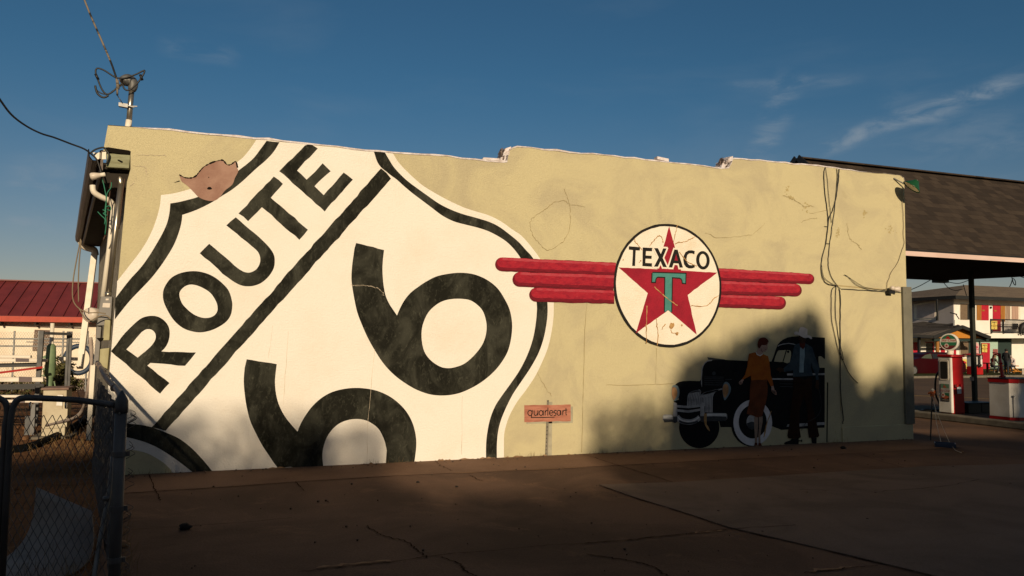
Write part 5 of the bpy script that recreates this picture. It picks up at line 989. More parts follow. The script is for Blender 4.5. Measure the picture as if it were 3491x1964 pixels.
def taper(bb, pts, z0, z1, s=.96):
    mx_, my_ = np.mean([p[0] for p in pts]), np.mean([p[1] for p in pts]); n_ = len(pts)
    vs = [(p[0], p[1], z0) for p in pts]+[(mx_+(p[0]-mx_)*s, my_+(p[1]-my_)*s, z1) for p in pts]
    return bb.add(vs, [tuple(range(n_-1, -1, -1)), tuple(range(n_, 2*n_))]+[(i, (i+1) % n_, (i+1) % n_+n_, i+n_) for i in range(n_)])
taper(B(), [(x0+.03, y1-.01), (x0+.03, y0+.03), (x1, y0+.0), (x1, y1)], .13, zt_-.04).build('cabinet', m_pred, gp, bevel=.02)
taper(B(), [(x0, y1), (x0, y0+.035), (x0+.012, y0+.012), (x0+.05, y0+.006), (x0+.05, y1)], .15, zt_-.06).build('front_panel', m_pwh, gp, bevel=.012)
taper(B(), [(x0-.01, y1+.015), (x0-.01, y0), (x0+.03, y0-.03), (x1+.01, y0-.03), (x1+.01, y1+.015)], zt_-.045, zt_+.01, .97).build('cap', m_pred, gp, bevel=.015)
def fq(y_, z_, off=0.0): return np.array((x0+.004*z_-off, y_, z_))
def rrect(ya, yb, za, zb__, r, off, n_=5):
    out = []
    for cx_, cz_, t0 in ((yb-r, zb__-r, 0), (ya+r, zb__-r, 90), (ya+r, za+r, 180), (yb-r, za+r, 270)):
        out += [fq(cx_+r*math.cos(R_(t0+90*k/n_)), cz_+r*math.sin(R_(t0+90*k/n_)), off) for k in range(n_+1)]
    return out
B().prism(rrect(12.43, 12.65, .84, 1.27, .04, .010), (.02, 0, 0)).build('window_frame', m_wmetal, gp); B().prism(rrect(12.455, 12.625, .87, 1.24, .03, .013), (.004, 0, 0)).build('window_glass', m_glass, gp)
po = B().prism([fq(12.43, .39, .008), fq(12.63, .39, .008), fq(12.63, .76, .008), fq(12.43, .76, .008)], (.004, 0, 0)).build('poster', m_black_, gp)
qd = lambda ya, yb, za, zb__, o=.010: B().add([fq(ya, za, o), fq(yb, za, o), fq(yb, zb__, o), fq(ya, zb__, o)], [(0, 1, 2, 3)])
qd(12.43, 12.63, .67, .76).build('poster_field', flat('poster_pale_green', (.12, .24, .15)), po); qd(12.43, 12.63, .57, .67).build('poster_field', flat('poster_grey', (.42, .40, .38)), po); qd(12.43, 12.54, .47, .57).build('poster_field', m_pgrn, po)
B().add([fq(12.63, .47, .0105), fq(12.52, .44, .0105), fq(12.44, .47, .0105), fq(12.44, .50, .0105), fq(12.58, .53, .0105)], [(0, 1, 2, 3, 4)]).build('poster_field', m_pink, po)
B().sheet([fq(12.575+.045*math.cos(t), .525+.048*math.sin(t), .012) for t in np.linspace(0, 6.1, 18)]).build('poster_badge', m_pale, po)
st = [(.035 if k % 2 == 0 else .014, R_(90+36*k)) for k in range(10)]
B().sheet([fq(12.575-r*math.cos(a), .525+r*math.sin(a), .0135) for r, a in st]).build('poster_star', m_pred, po)
B().add([fq(12.57, .68, .0115), fq(12.48, .68, .0115), fq(12.50, .70, .0115), fq(12.55, .75, .0115)], [(0, 1, 2, 3)]).build('poster_field', m_pink, po)
b = B(); text_into(b, 'Sky Chief', fq(12.53, .597, .012), (0, -1, 0), (0, 0, 1), .062, shear=.25); b.build('poster_lettering', flat('poster_red', (.34, .02, .02)), po)
b = B(); text_into(b, 'GASOLINE', fq(12.53, .408, .010), (0, -1, 0), (0, 0, 1), .036); b.build('poster_lettering', m_pale, po)
B().add([(x0+.14, y0-.004, .56), (x0+.26, y0-.004, .56), (x0+.26, y0-.004, .71), (x0+.14, y0-.004, .71)], [(0, 1, 2, 3)]).build('notice_card', flat('card', (.5, .55, .6)), gp)
gc = np.array((x0+.13, 12.50, 1.655)); gn = np.array((-.93, -.36, 0)); gn /= np.linalg.norm(gn); gs = np.cross((0, 0, 1), gn)
gl_ = B().lathe(gc, [(.12, -.075), (.165, -.07), (.185, -.04), (.188, .03), (.178, .055), (.165, .058), (.160, .050), (.0, .052)], 32, gn).build('globe', mat('milk_glass', (.78, .74, .66), rough=.3, spec=.5), gp, smooth=False)
B().lathe(gc-np.array((0, 0, .235)), [(.075, -.03), (.07, 0), (.05, .03), (.06, .06)], 18).build('globe_base', m_wmetal, gp, smooth=True)
def gface(u, v, off=.0): return gc+gn*(.056+off)+np.array(gs)*u+np.array((0, 0, 1))*v
def seg(v0, v1, r=.155, n_=14):
    a0, a1 = math.asin(max(-1, min(1, v0/r))), math.asin(max(-1, min(1, v1/r)))
    R1 = [(r*math.cos(t), r*math.sin(t)) for t in np.linspace(a0, a1, n_)]; return R1+[(-u, v) for u, v in R1[::-1]]
for v0, v1, mm in ((.07, .155, m_pgrn), (-.0, .07, flat('globe_cream', (.48, .44, .38))), (-.07, .0, m_pgrn), (-.155, -.07, flat('globe_dark_red', (.10, .012, .012)))):
    B().sheet([gface(u, v, .002) for u, v in seg(v0, v1)]).build('globe_band', mm, gl_)
B().sheet([gface(-.04+.045*math.cos(t), -.075+.048*math.sin(t), .003) for t in np.linspace(0, 6.1, 18)]).build('globe_badge', flat('globe_cream2', (.45, .40, .34)), gl_); B().sheet([gface(-.04+r*math.cos(a), -.075+r*math.sin(a), .004) for r, a in st]).build('globe_star', m_pred, gl_)
B().add([gface(-.06, .07, .003), gface(.04, .07, .003), gface(.01, .12, .003), gface(-.02, .13, .003)], [(0, 1, 2, 3)]).build('globe_mark', m_pred, gl_)
b = B(); text_into(b, 'Sky Chief', gface(0, .018, .004), tuple(gs), (0, 0, 1), .075, shear=.25); b.build('globe_lettering', m_pred, gl_)
b = B(); b.tube(spline([(x0+.12, y1+.02, 1.05), (x0+.06, y1+.08, .95), (x0+.04, y1+.11, .75), (x0+.04, y1+.10, .5), (x0+.06, y1+.02, .3), (x0+.1, y1+.05, .2), (x0+.05, y1+.2, .16), (x0+.0, y1+.38, .15), (x0+.12, y1+.5, .15), (x0+.3, y1+.3, .15)], 6), .02, 8); b.build('hose', m_black_, gp, smooth=True)
b = B(); b.obox((x0+.14, y1+.03, .95), (.03, 0, 0), (0, .02, 0), (0, 0, .2)); b.build('nozzle_holder', m_black_, gp)
b = B(); b.box(x0+.08, x0+.13, y0-.05, y0-.0, .70, .76); b.box(x0+.20, x0+.24, y0-.05, y0, .71, .76); b.build('bracket', m_pred, gp)
# red and white island cabinet with a hand pump on it
ic = thing('island_cabinet', (14.8, 11.3, .13), 'red trimmed white cabinet standing on the pump island at the right edge', 'cabinet')
Pc = [(14.45, 11.47), (14.45, 11.04), (14.56, 10.93), (15.15, 10.93), (15.15, 11.47)]
zc0, zc1 = .19, .86
taper(B(), Pc, zc0+.0, zc1, .985).build('body', m_pwh, ic, bevel=.006)
ex = lambda P, d: [(p[0]+(-d if p[0] < 14.8 else d), p[1]+(-d if p[1] < 11.2 else d)) for p in P]
B().prism([(p[0], p[1], .132) for p in ex(Pc, .004)], (0, 0, .055)).build('base_band', m_pred, ic); B().prism([(p[0], p[1], zc1+.002) for p in ex(Pc, .012)], (0, 0, .075)).build('top_band', m_pred, ic); B().prism([(p[0], p[1], zc1+.079) for p in ex(Pc, .02)], (0, 0, .012)).build('top', m_cable, ic)
b = B(); b.tube([(14.49, 10.99, .19), (14.488, 10.985, .60)], .006, 6); b.lathe((14.485, 10.98, .6), [(.01, -.02), (.022, 0), (.01, .02)], 8); b.build('rod', m_galvd, ic)
hp = thing('hand_pump', (14.75, 11.2, .95), 'slim red cast iron hand pump standing on the island cabinet', 'hand pump')
hb = AX(3418, 1286, 14.75); ht = AX(3407, 1206, 14.75); hb[2] = zc1+.092
b = B(); d_ = ht-hb; b.tube([hb, hb+d_*.06, hb+d_*.08, hb+d_*.35, hb+d_*.55, hb+d_*.6, hb+d_*.62, hb+d_*.8, ht], [.06, .06, .034, .03, .028, .045, .028, .02, .03], 12); b.build('column', m_pred, hp, smooth=False)
b = B(); s0 = hb+d_*.85; b.tube(spline([s0, s0+np.array((-.02, .06, .05)), s0+np.array((-.03, .12, .03)), s0+np.array((-.03, .14, -.10))], 4), .014, 8); b.bar(ht+np.array((0, -.02, 0)), ht+np.array((-.02, .13, .02)), .02, .02); b.build('handle', m_pred, hp)
for xa_, lab in ((3290, 'black storage bin behind the pump foot on the island'), (3335, 'low black box between the pumps at the post foot')):
    c_ = AX(xa_, 1412, 15.1 if xa_ < 3300 else 15.5); b = B(); b.box(c_[0]-.16, c_[0]+.22, c_[1]-.22, c_[1]+.18, .131, .34); o = b.build('storage_bin', m_black_, bevel=.01); tag(o, lab, 'bin', 'black bins on the island')
    B().box(c_[0]-.18, c_[0]+.24, c_[1]-.24, c_[1]+.2, .342, .36).build('lid', m_black_, o, bevel=.006)
b = B(); c_ = AX(3279, 1415, 14.9); b.tube([(c_[0], c_[1], .13), (c_[0], c_[1], .34)], .012, 8); tag(b.build('short_pipe', m_galv), 'short pale pipe stub on the island beside the pump foot', 'pipe')
# stake with orange flagging, strings and tray
sk = thing('marker_stake', G(3172, 1501), 'thin dark stake topped with orange flagging near the wall corner', 'stake')
kt = A(3178, 1345, 9.92); b = B(); b.tube([G(3172, 1501), kt], .011, 6); b.build('shaft', m_cable, sk)
b = B(); b.obox(kt+(0, -.01, .02), (.035, 0, .02), (0, .02, 0), (0, 0, .03)); b.obox(kt+(-.05, 0, .03), (.03, 0, .012), (0, .015, 0), (0, 0, .012)); b.obox(kt+(.02, 0, -.05), (.01, 0, 0), (0, .01, 0), (0, 0, .06)); b.build('orange_flagging', flat('flag_orange', (.62, .14, .03)), sk)
b = B(); b.lathe(kt+(.01, 0, .05), [(.012, -.01), (.026, .0), (.028, .03), (.01, .05)], 10); b.build('bulb', m_pale, sk)
b = B(); b.tube([kt, A(3188, 1390, 9.8), A(3192, 1440, 9.7), G(3208, 1508, .03)], .0035, 4); b.tube([kt, A(3190, 1395, 9.8), A(3215, 1460, 9.5), G(3240, 1515, .03), G(3258, 1536, .01), G(3280, 1544, .01)], .003, 4); tag(b.build('white_string', m_pale), 'pale string running from the stake down to the tray', 'string')
tr = thing('plastic_tray', G(3222, 1522), 'dark blue plastic tray lying on the concrete near the stake', 'tray')
b = B(); c_ = G(3222, 1524); u = G(3246, 1522)-G(3197, 1519); u /= np.linalg.norm(u); v = np.cross((0, 0, 1), u)
b.obox(c_+(0, 0, .012), u*.14, v*.11, (0, 0, .006))
for sx, sy, hx, hy in ((1, 0, .006, .11), (-1, 0, .006, .11), (0, 1, .14, .006), (0, -1, .14, .006)): b.obox(c_+u*sx*.14+v*sy*.11+np.array((0, 0, .035)), u*hx, v*hy, (0, 0, .03))
b.build('shell', flat('blue_plastic', (.03, .045, .08), rough=.35), tr, bevel=.004)
#PART5
# ------------------------------------------------------------------ motel across the road
MY = 48.0; m_mwall = mat('motel_white', (.78, .75, .70), (.72, .68, .62), rough=.9, scale=.8); m_mauve = mat('motel_shade_grey', (.48, .44, .44), (.42, .39, .39), rough=.9, scale=1.2, stretch=(1, 1, .2))
m_mroof = brickmat('grey_brown_shingles', ((.20, .155, .115), (.14, .11, .085)), .9, .16, (.10, .08, .065), .012)
m_fdark = flat('dark_fascia', (.012, .013, .014), rough=.8); m_door = flat('red_door', (.42, .012, .03), rough=.5); m_oak = mat('varnished_shutter', (.34, .15, .03), (.25, .10, .02), rough=.6, scale=3, stretch=(1, 1, .2))
m_curt = mat('drawn_curtain', (.32, .23, .17), (.20, .14, .10), rough=.9, scale=3, stretch=(6, 1, .2)); m_mesh = mat('window_screen', (.16, .115, .075), (.13, .09, .06), rough=.8, scale=4); m_win = flat('dark_window', (.015, .016, .018), rough=.15)
m_teal2 = flat('dark_teal_wall', (.018, .035, .032), rough=.9); m_mint = flat('mint_panel', (.36, .50, .42), rough=.85); m_orange = flat('orange_gable', (.48, .19, .022), rough=.8); m_yell = flat('yellow_sign', (.62, .47, .12), rough=.7); m_pinkp = flat('pink_paint', (.62, .36, .36), rough=.8); m_iron = flat('black_iron', (.012, .012, .012), rough=.6)
mo = thing('motel', (57, MY, -.5), 'two storey white motel with red doors, balcony railing and shingled hip roof across the road', 'motel')
XC = A(3257, 1200, MY)[0]; xr_ = 82.0; zev = A(3257, 1016, MY)[2]; zbal = A(3420, 1140, MY)[2]; GZ = -.5
B().box(XC, xr_, MY, MY+8, GZ, zev-.02).build('wall', m_mwall, mo)
B().prism([(XC-.06, MY+.01, GZ), (XC-.06, MY+14, GZ), (XC-.06, MY+14, zev-.02), (XC-.06, MY+.01, zev-.02)], (.055, 0, 0)).build('side_wall', m_mauve, mo)  # grey tone holds the shade of the wall turned from the sun
ov = 1.15; zp = A(3290, 972, MY+4)[2]
e0, e1, e2, e3 = (XC-ov, MY-ov, zev+.12), (xr_+ov, MY-ov, zev+.12), (xr_+ov, MY+15, zev+.12), (XC-ov, MY+15, zev+.12)
r1 = A(3290, 972, MY+3.4); r2 = np.array((xr_, MY+3.4, r1[2])); r1b = np.array((r1[0]+.3, MY+14.0, r1[2]-.5))
b = B(); b.add([e0, e1, r2, r1], [(0, 1, 2, 3)]); b.add([e0, r1, r1b, e3], [(0, 1, 2, 3)]); b.add([r1, r2, e2, r1b], [(0, 1, 2, 3)]); o = b.build('roof', m_mroof, mo); 
b = B(); b.box(XC-ov, xr_+ov, MY-ov-.05, MY-ov, zev-.16, zev+.11); b.box(XC-ov-.05, XC-ov, MY-ov-.05, MY+15, zev-.16, zev+.11); b.build('fascia', m_fdark, mo)
B().prism([(XC-ov, MY-ov, zev-.03), (xr_, MY-ov, zev-.03), (xr_, MY, zev-.03), (XC-ov, MY, zev-.03)], (0, 0, .02)).build('soffit', m_curt, mo)
def fr(name, x0_, x1_, y0_, y1_, m, parent=mo, Y=MY, k=1, th=.03): return B().prism([A(x0_, y0_, Y-.03*k), A(x1_, y0_+(x1_-x0_)*.028, Y-.03*k), A(x1_, y1_+(x1_-x0_)*.022, Y-.03*k), A(x0_, y1_, Y-.03*k)], (0, th, 0)).build(name, m, parent)
# upper floor
w_ = fr('window', 3273, 3326, 1035, 1091, m_wmetal, k=1); fr('screen', 3275, 3298, 1037, 1090, m_mesh, w_, k=2); fr('pane', 3299, 3325, 1038, 1090, m_win, w_, k=2)
fr('shutter', 3331, 3346, 1039, 1092, m_oak, k=2); d1 = fr('door', 3346, 3371, 1039.5, 1092, m_door, k=2); fr('shutter', 3412, 3427, 1042, 1096, m_oak, k=2); d2 = fr('door', 3386, 3411, 1040, 1130, m_door, k=2)
fr('number_plate', 3349, 3357, 1056, 1061, m_oak, d1, k=3); fr('number_plate', 3390, 3398, 1057, 1062, m_oak, d2, k=3); fr('wall_lamp', 3378, 3382, 1045, 1052, m_iron, k=4, th=.1)
w_ = fr('window', 3427, 3479, 1042, 1088, m_wmetal, k=1); fr('curtain', 3429, 3444, 1044, 1088, m_curt, w_, k=2); fr('curtain', 3450, 3472, 1044, 1088, mat('pale_curtain', (.42, .28, .22), (.30, .19, .14), rough=.9, scale=3, stretch=(6, 1, .2)), w_, k=2)
fr('wall_vent', 3452, 3470, 1103, 1123, m_win, k=2)
# balcony
BY = MY-1.5
bal = B().prism([A(3255, 1091, BY), A(3378, 1093, BY), A(3378, 1137, BY), A(3255, 1150, BY)], (0, .15, 0)).build('parapet', m_mwall, mo)
B().prism([A(3255, 1137, BY), A(3640, 1137, BY), A(3640, 1153, BY), A(3255, 1153, BY)], (0, 1.5, 0)).build('balcony_floor', m_mwall, mo)
ra = A(3378, 1089, BY-.05); rb_ = A(3640, 1096, BY-.05); rb_[2] = ra[2]; zlo = A(3378, 1133, BY)[2]
b = B(); b.bar(ra, rb_, .08); b.bar((ra[0], ra[1], zlo), (rb_[0], rb_[1], zlo), .08); b.bar((ra[0], ra[1], ra[2]-.42), (rb_[0], rb_[1], ra[2]-.42), .05)
for x in np.arange(ra[0], rb_[0], .135): b.box(x, x+.035, ra[1]-.015, ra[1]+.015, zlo, ra[2])
for x in (ra[0], A(3418, 1100, BY)[0]): b.box(x-.05, x+.05, ra[1]-.05, ra[1]+.05, zlo-.1, ra[2]+.05)
b.build('balcony_railing', m_iron, mo)
def ysign(x0_, x1_, y0_, y1_, Y, lab):
    t = B().prism([A(x0_, y0_, Y), A(x1_, y0_+.5, Y), A(x1_-.5, y1_, Y), A(x0_+.3, y1_-.5, Y)], (0, .03, 0)).build('yellow_sign', m_yell); tag(t, lab, 'sign')
    b = B(); cx_, cy_ = (x0_+x1_)/2, y0_+(y1_-y0_)*.58; r = (x1_-x0_)*.3
    b.add([A(cx_, cy_-r*1.1, Y-.01), A(cx_+r*1.2, cy_, Y-.01), A(cx_, cy_+r*1.1, Y-.01), A(cx_-r*1.2, cy_, Y-.01)], [(0, 1, 2, 3)]); b.build('emblem', flat('sign_gold', (.42, .28, .05)), t)
    b = B()
    for dx_ in (-.28, -.1, .08, .3): b.add([A(cx_+(x1_-x0_)*dx_-1, y0_+3, Y-.01), A(cx_+(x1_-x0_)*dx_+1.2, y0_+3, Y-.01), A(cx_+(x1_-x0_)*dx_+1, y0_+6.5, Y-.01), A(cx_+(x1_-x0_)*dx_-1, y0_+6.5, Y-.01)], [(0, 1, 2, 3)])
    for sx, sy in ((0, -1.55), (0, 1.55), (-1.5, 0), (1.5, 0)): c_ = (cx_+r*sx, cy_+r*sy); b.sheet([A(c_[0]+1.2*math.cos(k), c_[1]+1.8*math.sin(k), Y-.01) for k in np.linspace(0, 5.4, 8)])
    b.build('sign_marks', m_iron, t); return t
ysign(3380, 3400, 1094, 1123, BY-.14, 'yellow poster hung on the balcony railing of the motel')
b = B()
for (dx_, dz) in ((0, 0), (.5, .02)): pass
hx = A(3478, 1120, BY-.2); b.tube(spline([hx+(0, 0, -.5), hx+(.1, 0, -.1), hx+(.35, 0, .25), hx+(.9, 0, .3), hx+(1.5, 0, .5)], 4), [.07, .08, .12, .15, .18, .22, .24, .25, .25, .26, .27, .27, .26, .22, .18, .15, .1][:17], 8); b.tube([hx+(.3, 0, .1), hx+(.3, 0, -.55)], .07, 6); b.tube([hx+(1.0, 0, .1), hx+(1.0, 0, -.55)], .07, 6)
tag(b.build('animal_cutout', m_iron, smooth=True), 'black horse shaped figure at the right end of the balcony railing', 'figure')
# left wing window and lower floor
fl_ = lambda name, q, m, parent=mo, k=1: B().prism([AX(x, y, XC-.06-.03*k) for x, y in q], (.03, 0, 0)).build(name, m, parent)
w_ = fl_('window', [(3116, 1038), (3190, 1024), (3190, 1091), (3116, 1088)], m_wmetal); fl_('blind', [(3125, 1042), (3186, 1031), (3186, 1085), (3125, 1084)], mat('pale_blind', (.56, .48, .46), (.44, .38, .37), rough=.9, scale=2), w_, 2)
# porch with orange gable in front of the motel
PY = 45.0
ap_, el_, er_ = A(3280, 1112, PY), A(3182, 1148, PY), A(3376, 1150, PY)
b = B(); b.prism([ap_, A(3234, 1094, PY+5), A(3166, 1094, PY+6), A(3098, 1103, PY+6), A(3060, 1140, PY+1), el_], (0, 0, -.12)); b.prism([ap_, er_, er_+(0, 3, 0), ap_+(-.2, 3, 0)], (0, 0, -.12)); b.build('porch_roof', brickmat('dark_shingles', ((.075, .065, .06), (.05, .045, .042)), .9, .16, (.03, .028, .026), .012), mo)
b = B(); b.bar(el_+(0, -.03, -.05), ap_+(0, -.03, -.05), .06, .26); b.bar(ap_+(0, -.03, -.05), er_+(0, -.03, -.05), .06, .26); b.bar(A(3060, 1141, PY), el_, .06, .2); b.build('porch_fascia', m_fdark, mo)
B().prism([A(3192, 1152, PY+.5), A(3280, 1122, PY+.5), A(3366, 1154, PY+.5)], (0, .06, 0)).build('gable', m_orange, mo)
B().prism([A(3185, 1155, PY+.4), A(3372, 1156, PY+.4), A(3372, 1163, PY+.4), A(3185, 1163, PY+.4)], (0, .2, 0)).build('porch_beam', m_teal2, mo)
LY = MY-.3
fr('porch_wall', 3060, 3310, 1150, 1300, m_mwall, Y=LY, k=0); B().prism([A(3302, 1154, LY-.1), A(3449, 1154, LY-.1), A(3449, 1300, LY-.1), A(3302, 1300, LY-.1)], (0, .05, 0)).build('teal_wall', m_teal2, mo)
fr('window', 3104, 3128, 1166, 1215, m_door, Y=LY); fr('porch_post', 3133, 3139, 1150, 1300, m_iron, Y=PY+.6, th=.15); fr('doorway', 3158, 3180, 1168, 1215, m_win, Y=LY); fr('door_frame', 3155, 3184, 1165, 1168, m_door, Y=LY, k=2); fr('door_frame', 3181, 3185, 1168, 1220, m_door, Y=LY, k=2)
B().tube([A(3196, 1155, PY+.6), A(3196, 1300, PY+.6)], .13, 10).build('carved_post', m_oak, mo); fr('door', 3208, 3222, 1166, 1225, m_door, Y=LY); fr('door', 3252, 3260, 1166, 1225, m_door, Y=LY)
w_ = fr('window', 3272, 3304, 1163, 1222, m_wmetal, Y=LY, k=2); fr('screen', 3275, 3302, 1166, 1216, m_mesh, w_, Y=LY, k=3); fr('planter', 3274, 3304, 1224, 1260, m_yell, Y=LY, k=2)
mp = B().prism([A(3318, 1162, LY-.2), A(3402, 1163, LY-.2), A(3402, 1255, LY-.2), A(3318, 1255, LY-.2)], (0, .06, 0)).build('mint_wall', m_mint, mo)
d3 = fr('door', 3347, 3375, 1169, 1260, m_door, Y=LY-.25, k=1)
B().sheet([A(3322, 1206, LY-.24), A(3322, 1180, LY-.24), A(3325, 1171, LY-.24), A(3330, 1167, LY-.24), A(3335, 1171, LY-.24), A(3338, 1180, LY-.24), A(3338, 1206, LY-.24)]).build('pink_arch_painting', m_pinkp, mo)
b = B(); b.sheet([A(3330+4.5*math.cos(t), 1184+4*math.sin(t), LY-.26) for t in np.linspace(0, 5.9, 12)]); b.add([A(3324, 1190, LY-.26), A(3336, 1190, LY-.26), A(3336, 1192, LY-.26), A(3324, 1192, LY-.26)], [(0, 1, 2, 3)]); b.build('arch_marking', flat('rose', (.5, .08, .12)), mo)
b = B(); b.stroke([A(3340, 1205, LY-.27), A(3339, 1190, LY-.27), A(3341, 1175, LY-.27), A(3340, 1163, LY-.27)], .1); b.stroke([A(3341, 1175, LY-.27), A(3343, 1168, LY-.27)], .06); b.build('painted_silhouette', m_iron, mo)
b = B()
for i in range(5): b.add([A(3386+i*3.4, 1190, LY-.24), A(3387.6+i*3.4, 1190, LY-.24), A(3387.6+i*3.4, 1212, LY-.24), A(3386+i*3.4, 1212, LY-.24)], [(0, 1, 2, 3)])
b.build('red_stripe', m_door, mo)
ysign(3348, 3366, 1172, 1201, LY-.36, 'yellow poster on the lower red door of the motel')
# figure cut-out on the porch roof
P = [(3196, 1020), (3211, 1018), (3213, 1032), (3209, 1036), (3205, 1038), (3209, 1048), (3212, 1055), (3208, 1060), (3211, 1068), (3213, 1074), (3211, 1084), (3217, 1093), (3206, 1093), (3205, 1078), (3201, 1082), (3198, 1092), (3192, 1093), (3196, 1078), (3200, 1072), (3197, 1060), (3199, 1045), (3196, 1032)]
tag(B().prism([A(x, y, PY+4.5) for x, y in P], (0, .08, 0)).build('roof_figure', m_iron), 'black human shaped figure standing on the motel porch roof', 'figure')
tag(B().box(A(3193, 1050, 47.2)[0]-.06, A(3193, 1050, 47.2)[0]+.06, 47.1, 47.2, A(3193, 1093, 47.2)[2], A(3193, 1020, 47.2)[2]).build('thin_post', m_iron), 'thin dark post beside the black roof figure', 'post')
b = B(); b.tube([A(3240, 1066, 47), A(3262, 1072, 47)], .05, 5); b.tube([A(3258, 1070, 47), A(3270, 1088, 47)], .04, 5); tag(b.build('antenna', m_fdark), 'small tilted antenna above the motel porch roof', 'antenna')

# ------------------------------------------------------------------ second pump, car, table, people
sp = thing('gas_pump', G(3332, 1283, -.5), 'distant white gas pump with red base and red disc top in front of the motel', 'gas pump')
sY = 38.4; p0, p1 = A(3318, 1283, sY), A(3353, 1283, sY); zb_ = -.5; z1_ = A(3335, 1250, sY)[2]; z2_ = A(3335, 1212, sY)[2]
B().box(p0[0], p1[0], sY, sY+.5, zb_, z1_).build('base', m_pred, sp, bevel=.03); B().box(p0[0]+.02, p1[0]-.02, sY+.02, sY+.48, z1_+.002, z2_).build('body', m_pwh, sp, bevel=.03)
B().lathe(((p0[0]+p1[0])/2-.15, sY+.25, z2_), [(.2, 0), (.62, .04), (.62, .09), (.3, .14), (.05, .18)], 20).build('top_disc', m_pred, sp)
b = B(); c_ = A(3341, 1250, sY-.12); b.tube([(c_[0], sY-.1, z1_-.05), (c_[0], sY-.1, z2_+.05)], [.07, .05], 8); b.tube([(c_[0]-.12, sY-.1, z1_+.12), (c_[0]+.12, sY-.1, z1_+.10)], .07, 8); b.tube(spline([(c_[0], sY-.1, z2_), (c_[0]+.25, sY-.1, z2_+.02), (c_[0]+.26, sY-.1, z2_-.25)], 4), .03, 6); b.build('hose_post', m_iron, sp, smooth=True)
car_ = thing('parked_car', (46, 41, -.5), 'dark red car parked in front of the motel behind the gas pump', 'car')
m_cred = mat('car_dark_red', (.024, .0016, .003), (.02, .0012, .0025), rough=.3, scale=1, spec=.12)
KY = 40.36
prof = [(3086, 1258), (3088, 1242), (3093, 1232), (3110, 1226), (3132, 1222), (3145, 1219), (3158, 1208), (3172, 1203), (3205, 1200.5), (3235, 1201), (3255, 1203), (3270, 1209), (3281, 1222), (3292, 1232), (3296, 1245), (3297, 1262), (3292, 1270), (3270, 1273), (3150, 1275), (3135, 1274), (3100, 1272), (3088, 1268)]
fa = [A(x, y, KY) for x, y in prof]; wcar = 1.75; mz = lambda p: p[2]
b = B(); n_ = len(fa); rings = []
for dy, ins in ((0.0, .12), (.10, .03), (.28, 0), (wcar-.28, 0), (wcar-.1, .03), (wcar, .12)):
    cx_ = np.mean([p[0] for p in fa]); ring = []
    for p in fa:
        top_ = max(0, (p[2]-.42)); ring.append((cx_+(p[0]-cx_)*(1-ins*.15), KY+dy+(top_*.28 if dy < wcar/2 else -top_*.28), p[2]-ins*.25*(1 if p[2] > .3 else 0)))
    rings.append(ring)
vs = [v for r in rings for v in r]; b.add(vs, [(i*n_+k, i*n_+(k+1) % n_, (i+1)*n_+(k+1) % n_, (i+1)*n_+k) for i in range(5) for k in range(n_)]+[tuple(range(n_-1, -1, -1)), tuple(range(5*n_, 6*n_))]); b.build('body', m_cred, car_, smooth=False, bevel=.05)
def cq(q, off): 
    out = []
    for x, y in q: p = A(x, y, KY); t = max(0, p[2]-.42); out.append(np.array((p[0], KY+t*.28+.0-off, p[2])))
    return out
B().prism(cq([(3143, 1221), (3160, 1210), (3180, 1206), (3180, 1223)], .01), (0, .02, 0)).build('side_window', flat('window_reflect', (.06, .07, .05), rough=.3), car_); B().prism(cq([(3183, 1206), (3230, 1206), (3230, 1224), (3183, 1223)], .01), (0, .02, 0)).build('side_window', m_win, car_); B().prism(cq([(3233, 1206), (3258, 1209), (3268, 1222), (3233, 1224)], .01), (0, .02, 0)).build('side_window', m_win, car_)
for wx in (3115, 3262):
    c_ = A(wx, 1263, KY-.02); w_ = B().lathe(c_, [(.20, -.04), (.32, -.03), (.34, .03), (.34, .18), (.2, .2)], 24, (0, 1, 0)).build('wheel', m_black_, car_); b = B()
    b.lathe(c_+(0, -.03, 0), [(.0, -.02), (.05, -.02), (.05, 0), (.0, .0)], 12, (0, 1, 0))
    for k in range(10): a_ = 2*math.pi*k/10; b.bar(c_+np.array((.04*math.cos(a_), -.04, .04*math.sin(a_))), c_+np.array((.22*math.cos(a_), -.035, .22*math.sin(a_))), .035, .02, (0, 1, 0))
    b.lathe(c_+(0, -.032, 0), [(.20, -.01), (.235, -.01), (.235, .01), (.20, .01)], 24, (0, 1, 0)); b.build('rim', m_galvd, w_)
B().prism(cq([(3284, 1230), (3292, 1235), (3292, 1240), (3284, 1237)], .06), (0, .04, 0)).build('tail_light', m_door, car_); B().prism(cq([(3089, 1236), (3099, 1230), (3101, 1234), (3090, 1240)], .03), (0, .04, 0)).build('headlight', m_pale, car_)
# picnic table
tb_ = thing('picnic_table', G(3435, 1277, -.4), 'orange framed picnic table on the thin lawn by the motel', 'table'); TY = 40.6
ta, tb2 = A(3416, 1246, TY), A(3456, 1246, TY); b = B(); b.box(ta[0], tb2[0], TY-.4, TY+.4, ta[2]-.06, ta[2]); b.build('tabletop', m_orange, tb_, bevel=.01)
b = B(); sz = A(3430, 1264, TY)[2]
for sy in (-.75, .75): b.box(ta[0]-.1, tb2[0]+.1, TY+sy-.14, TY+sy+.14, sz-.04, sz)
b.build('bench', m_orange, tb_)
b = B()
for xx in (ta[0]+.25, tb2[0]-.25): b.bar((xx-.0, TY-.7, -.38), (xx, TY-.15, ta[2]-.06), .07); b.bar((xx, TY+.7, -.38), (xx, TY+.15, ta[2]-.06), .07); b.bar((xx, TY-.75, sz-.06), (xx, TY+.75, sz-.06), .07)
b.bar((ta[0]+.1, TY-.42, ta[2]-.1), (ta[0]+.55, TY-.7, sz), .06); b.build('frame', m_orange, tb_)
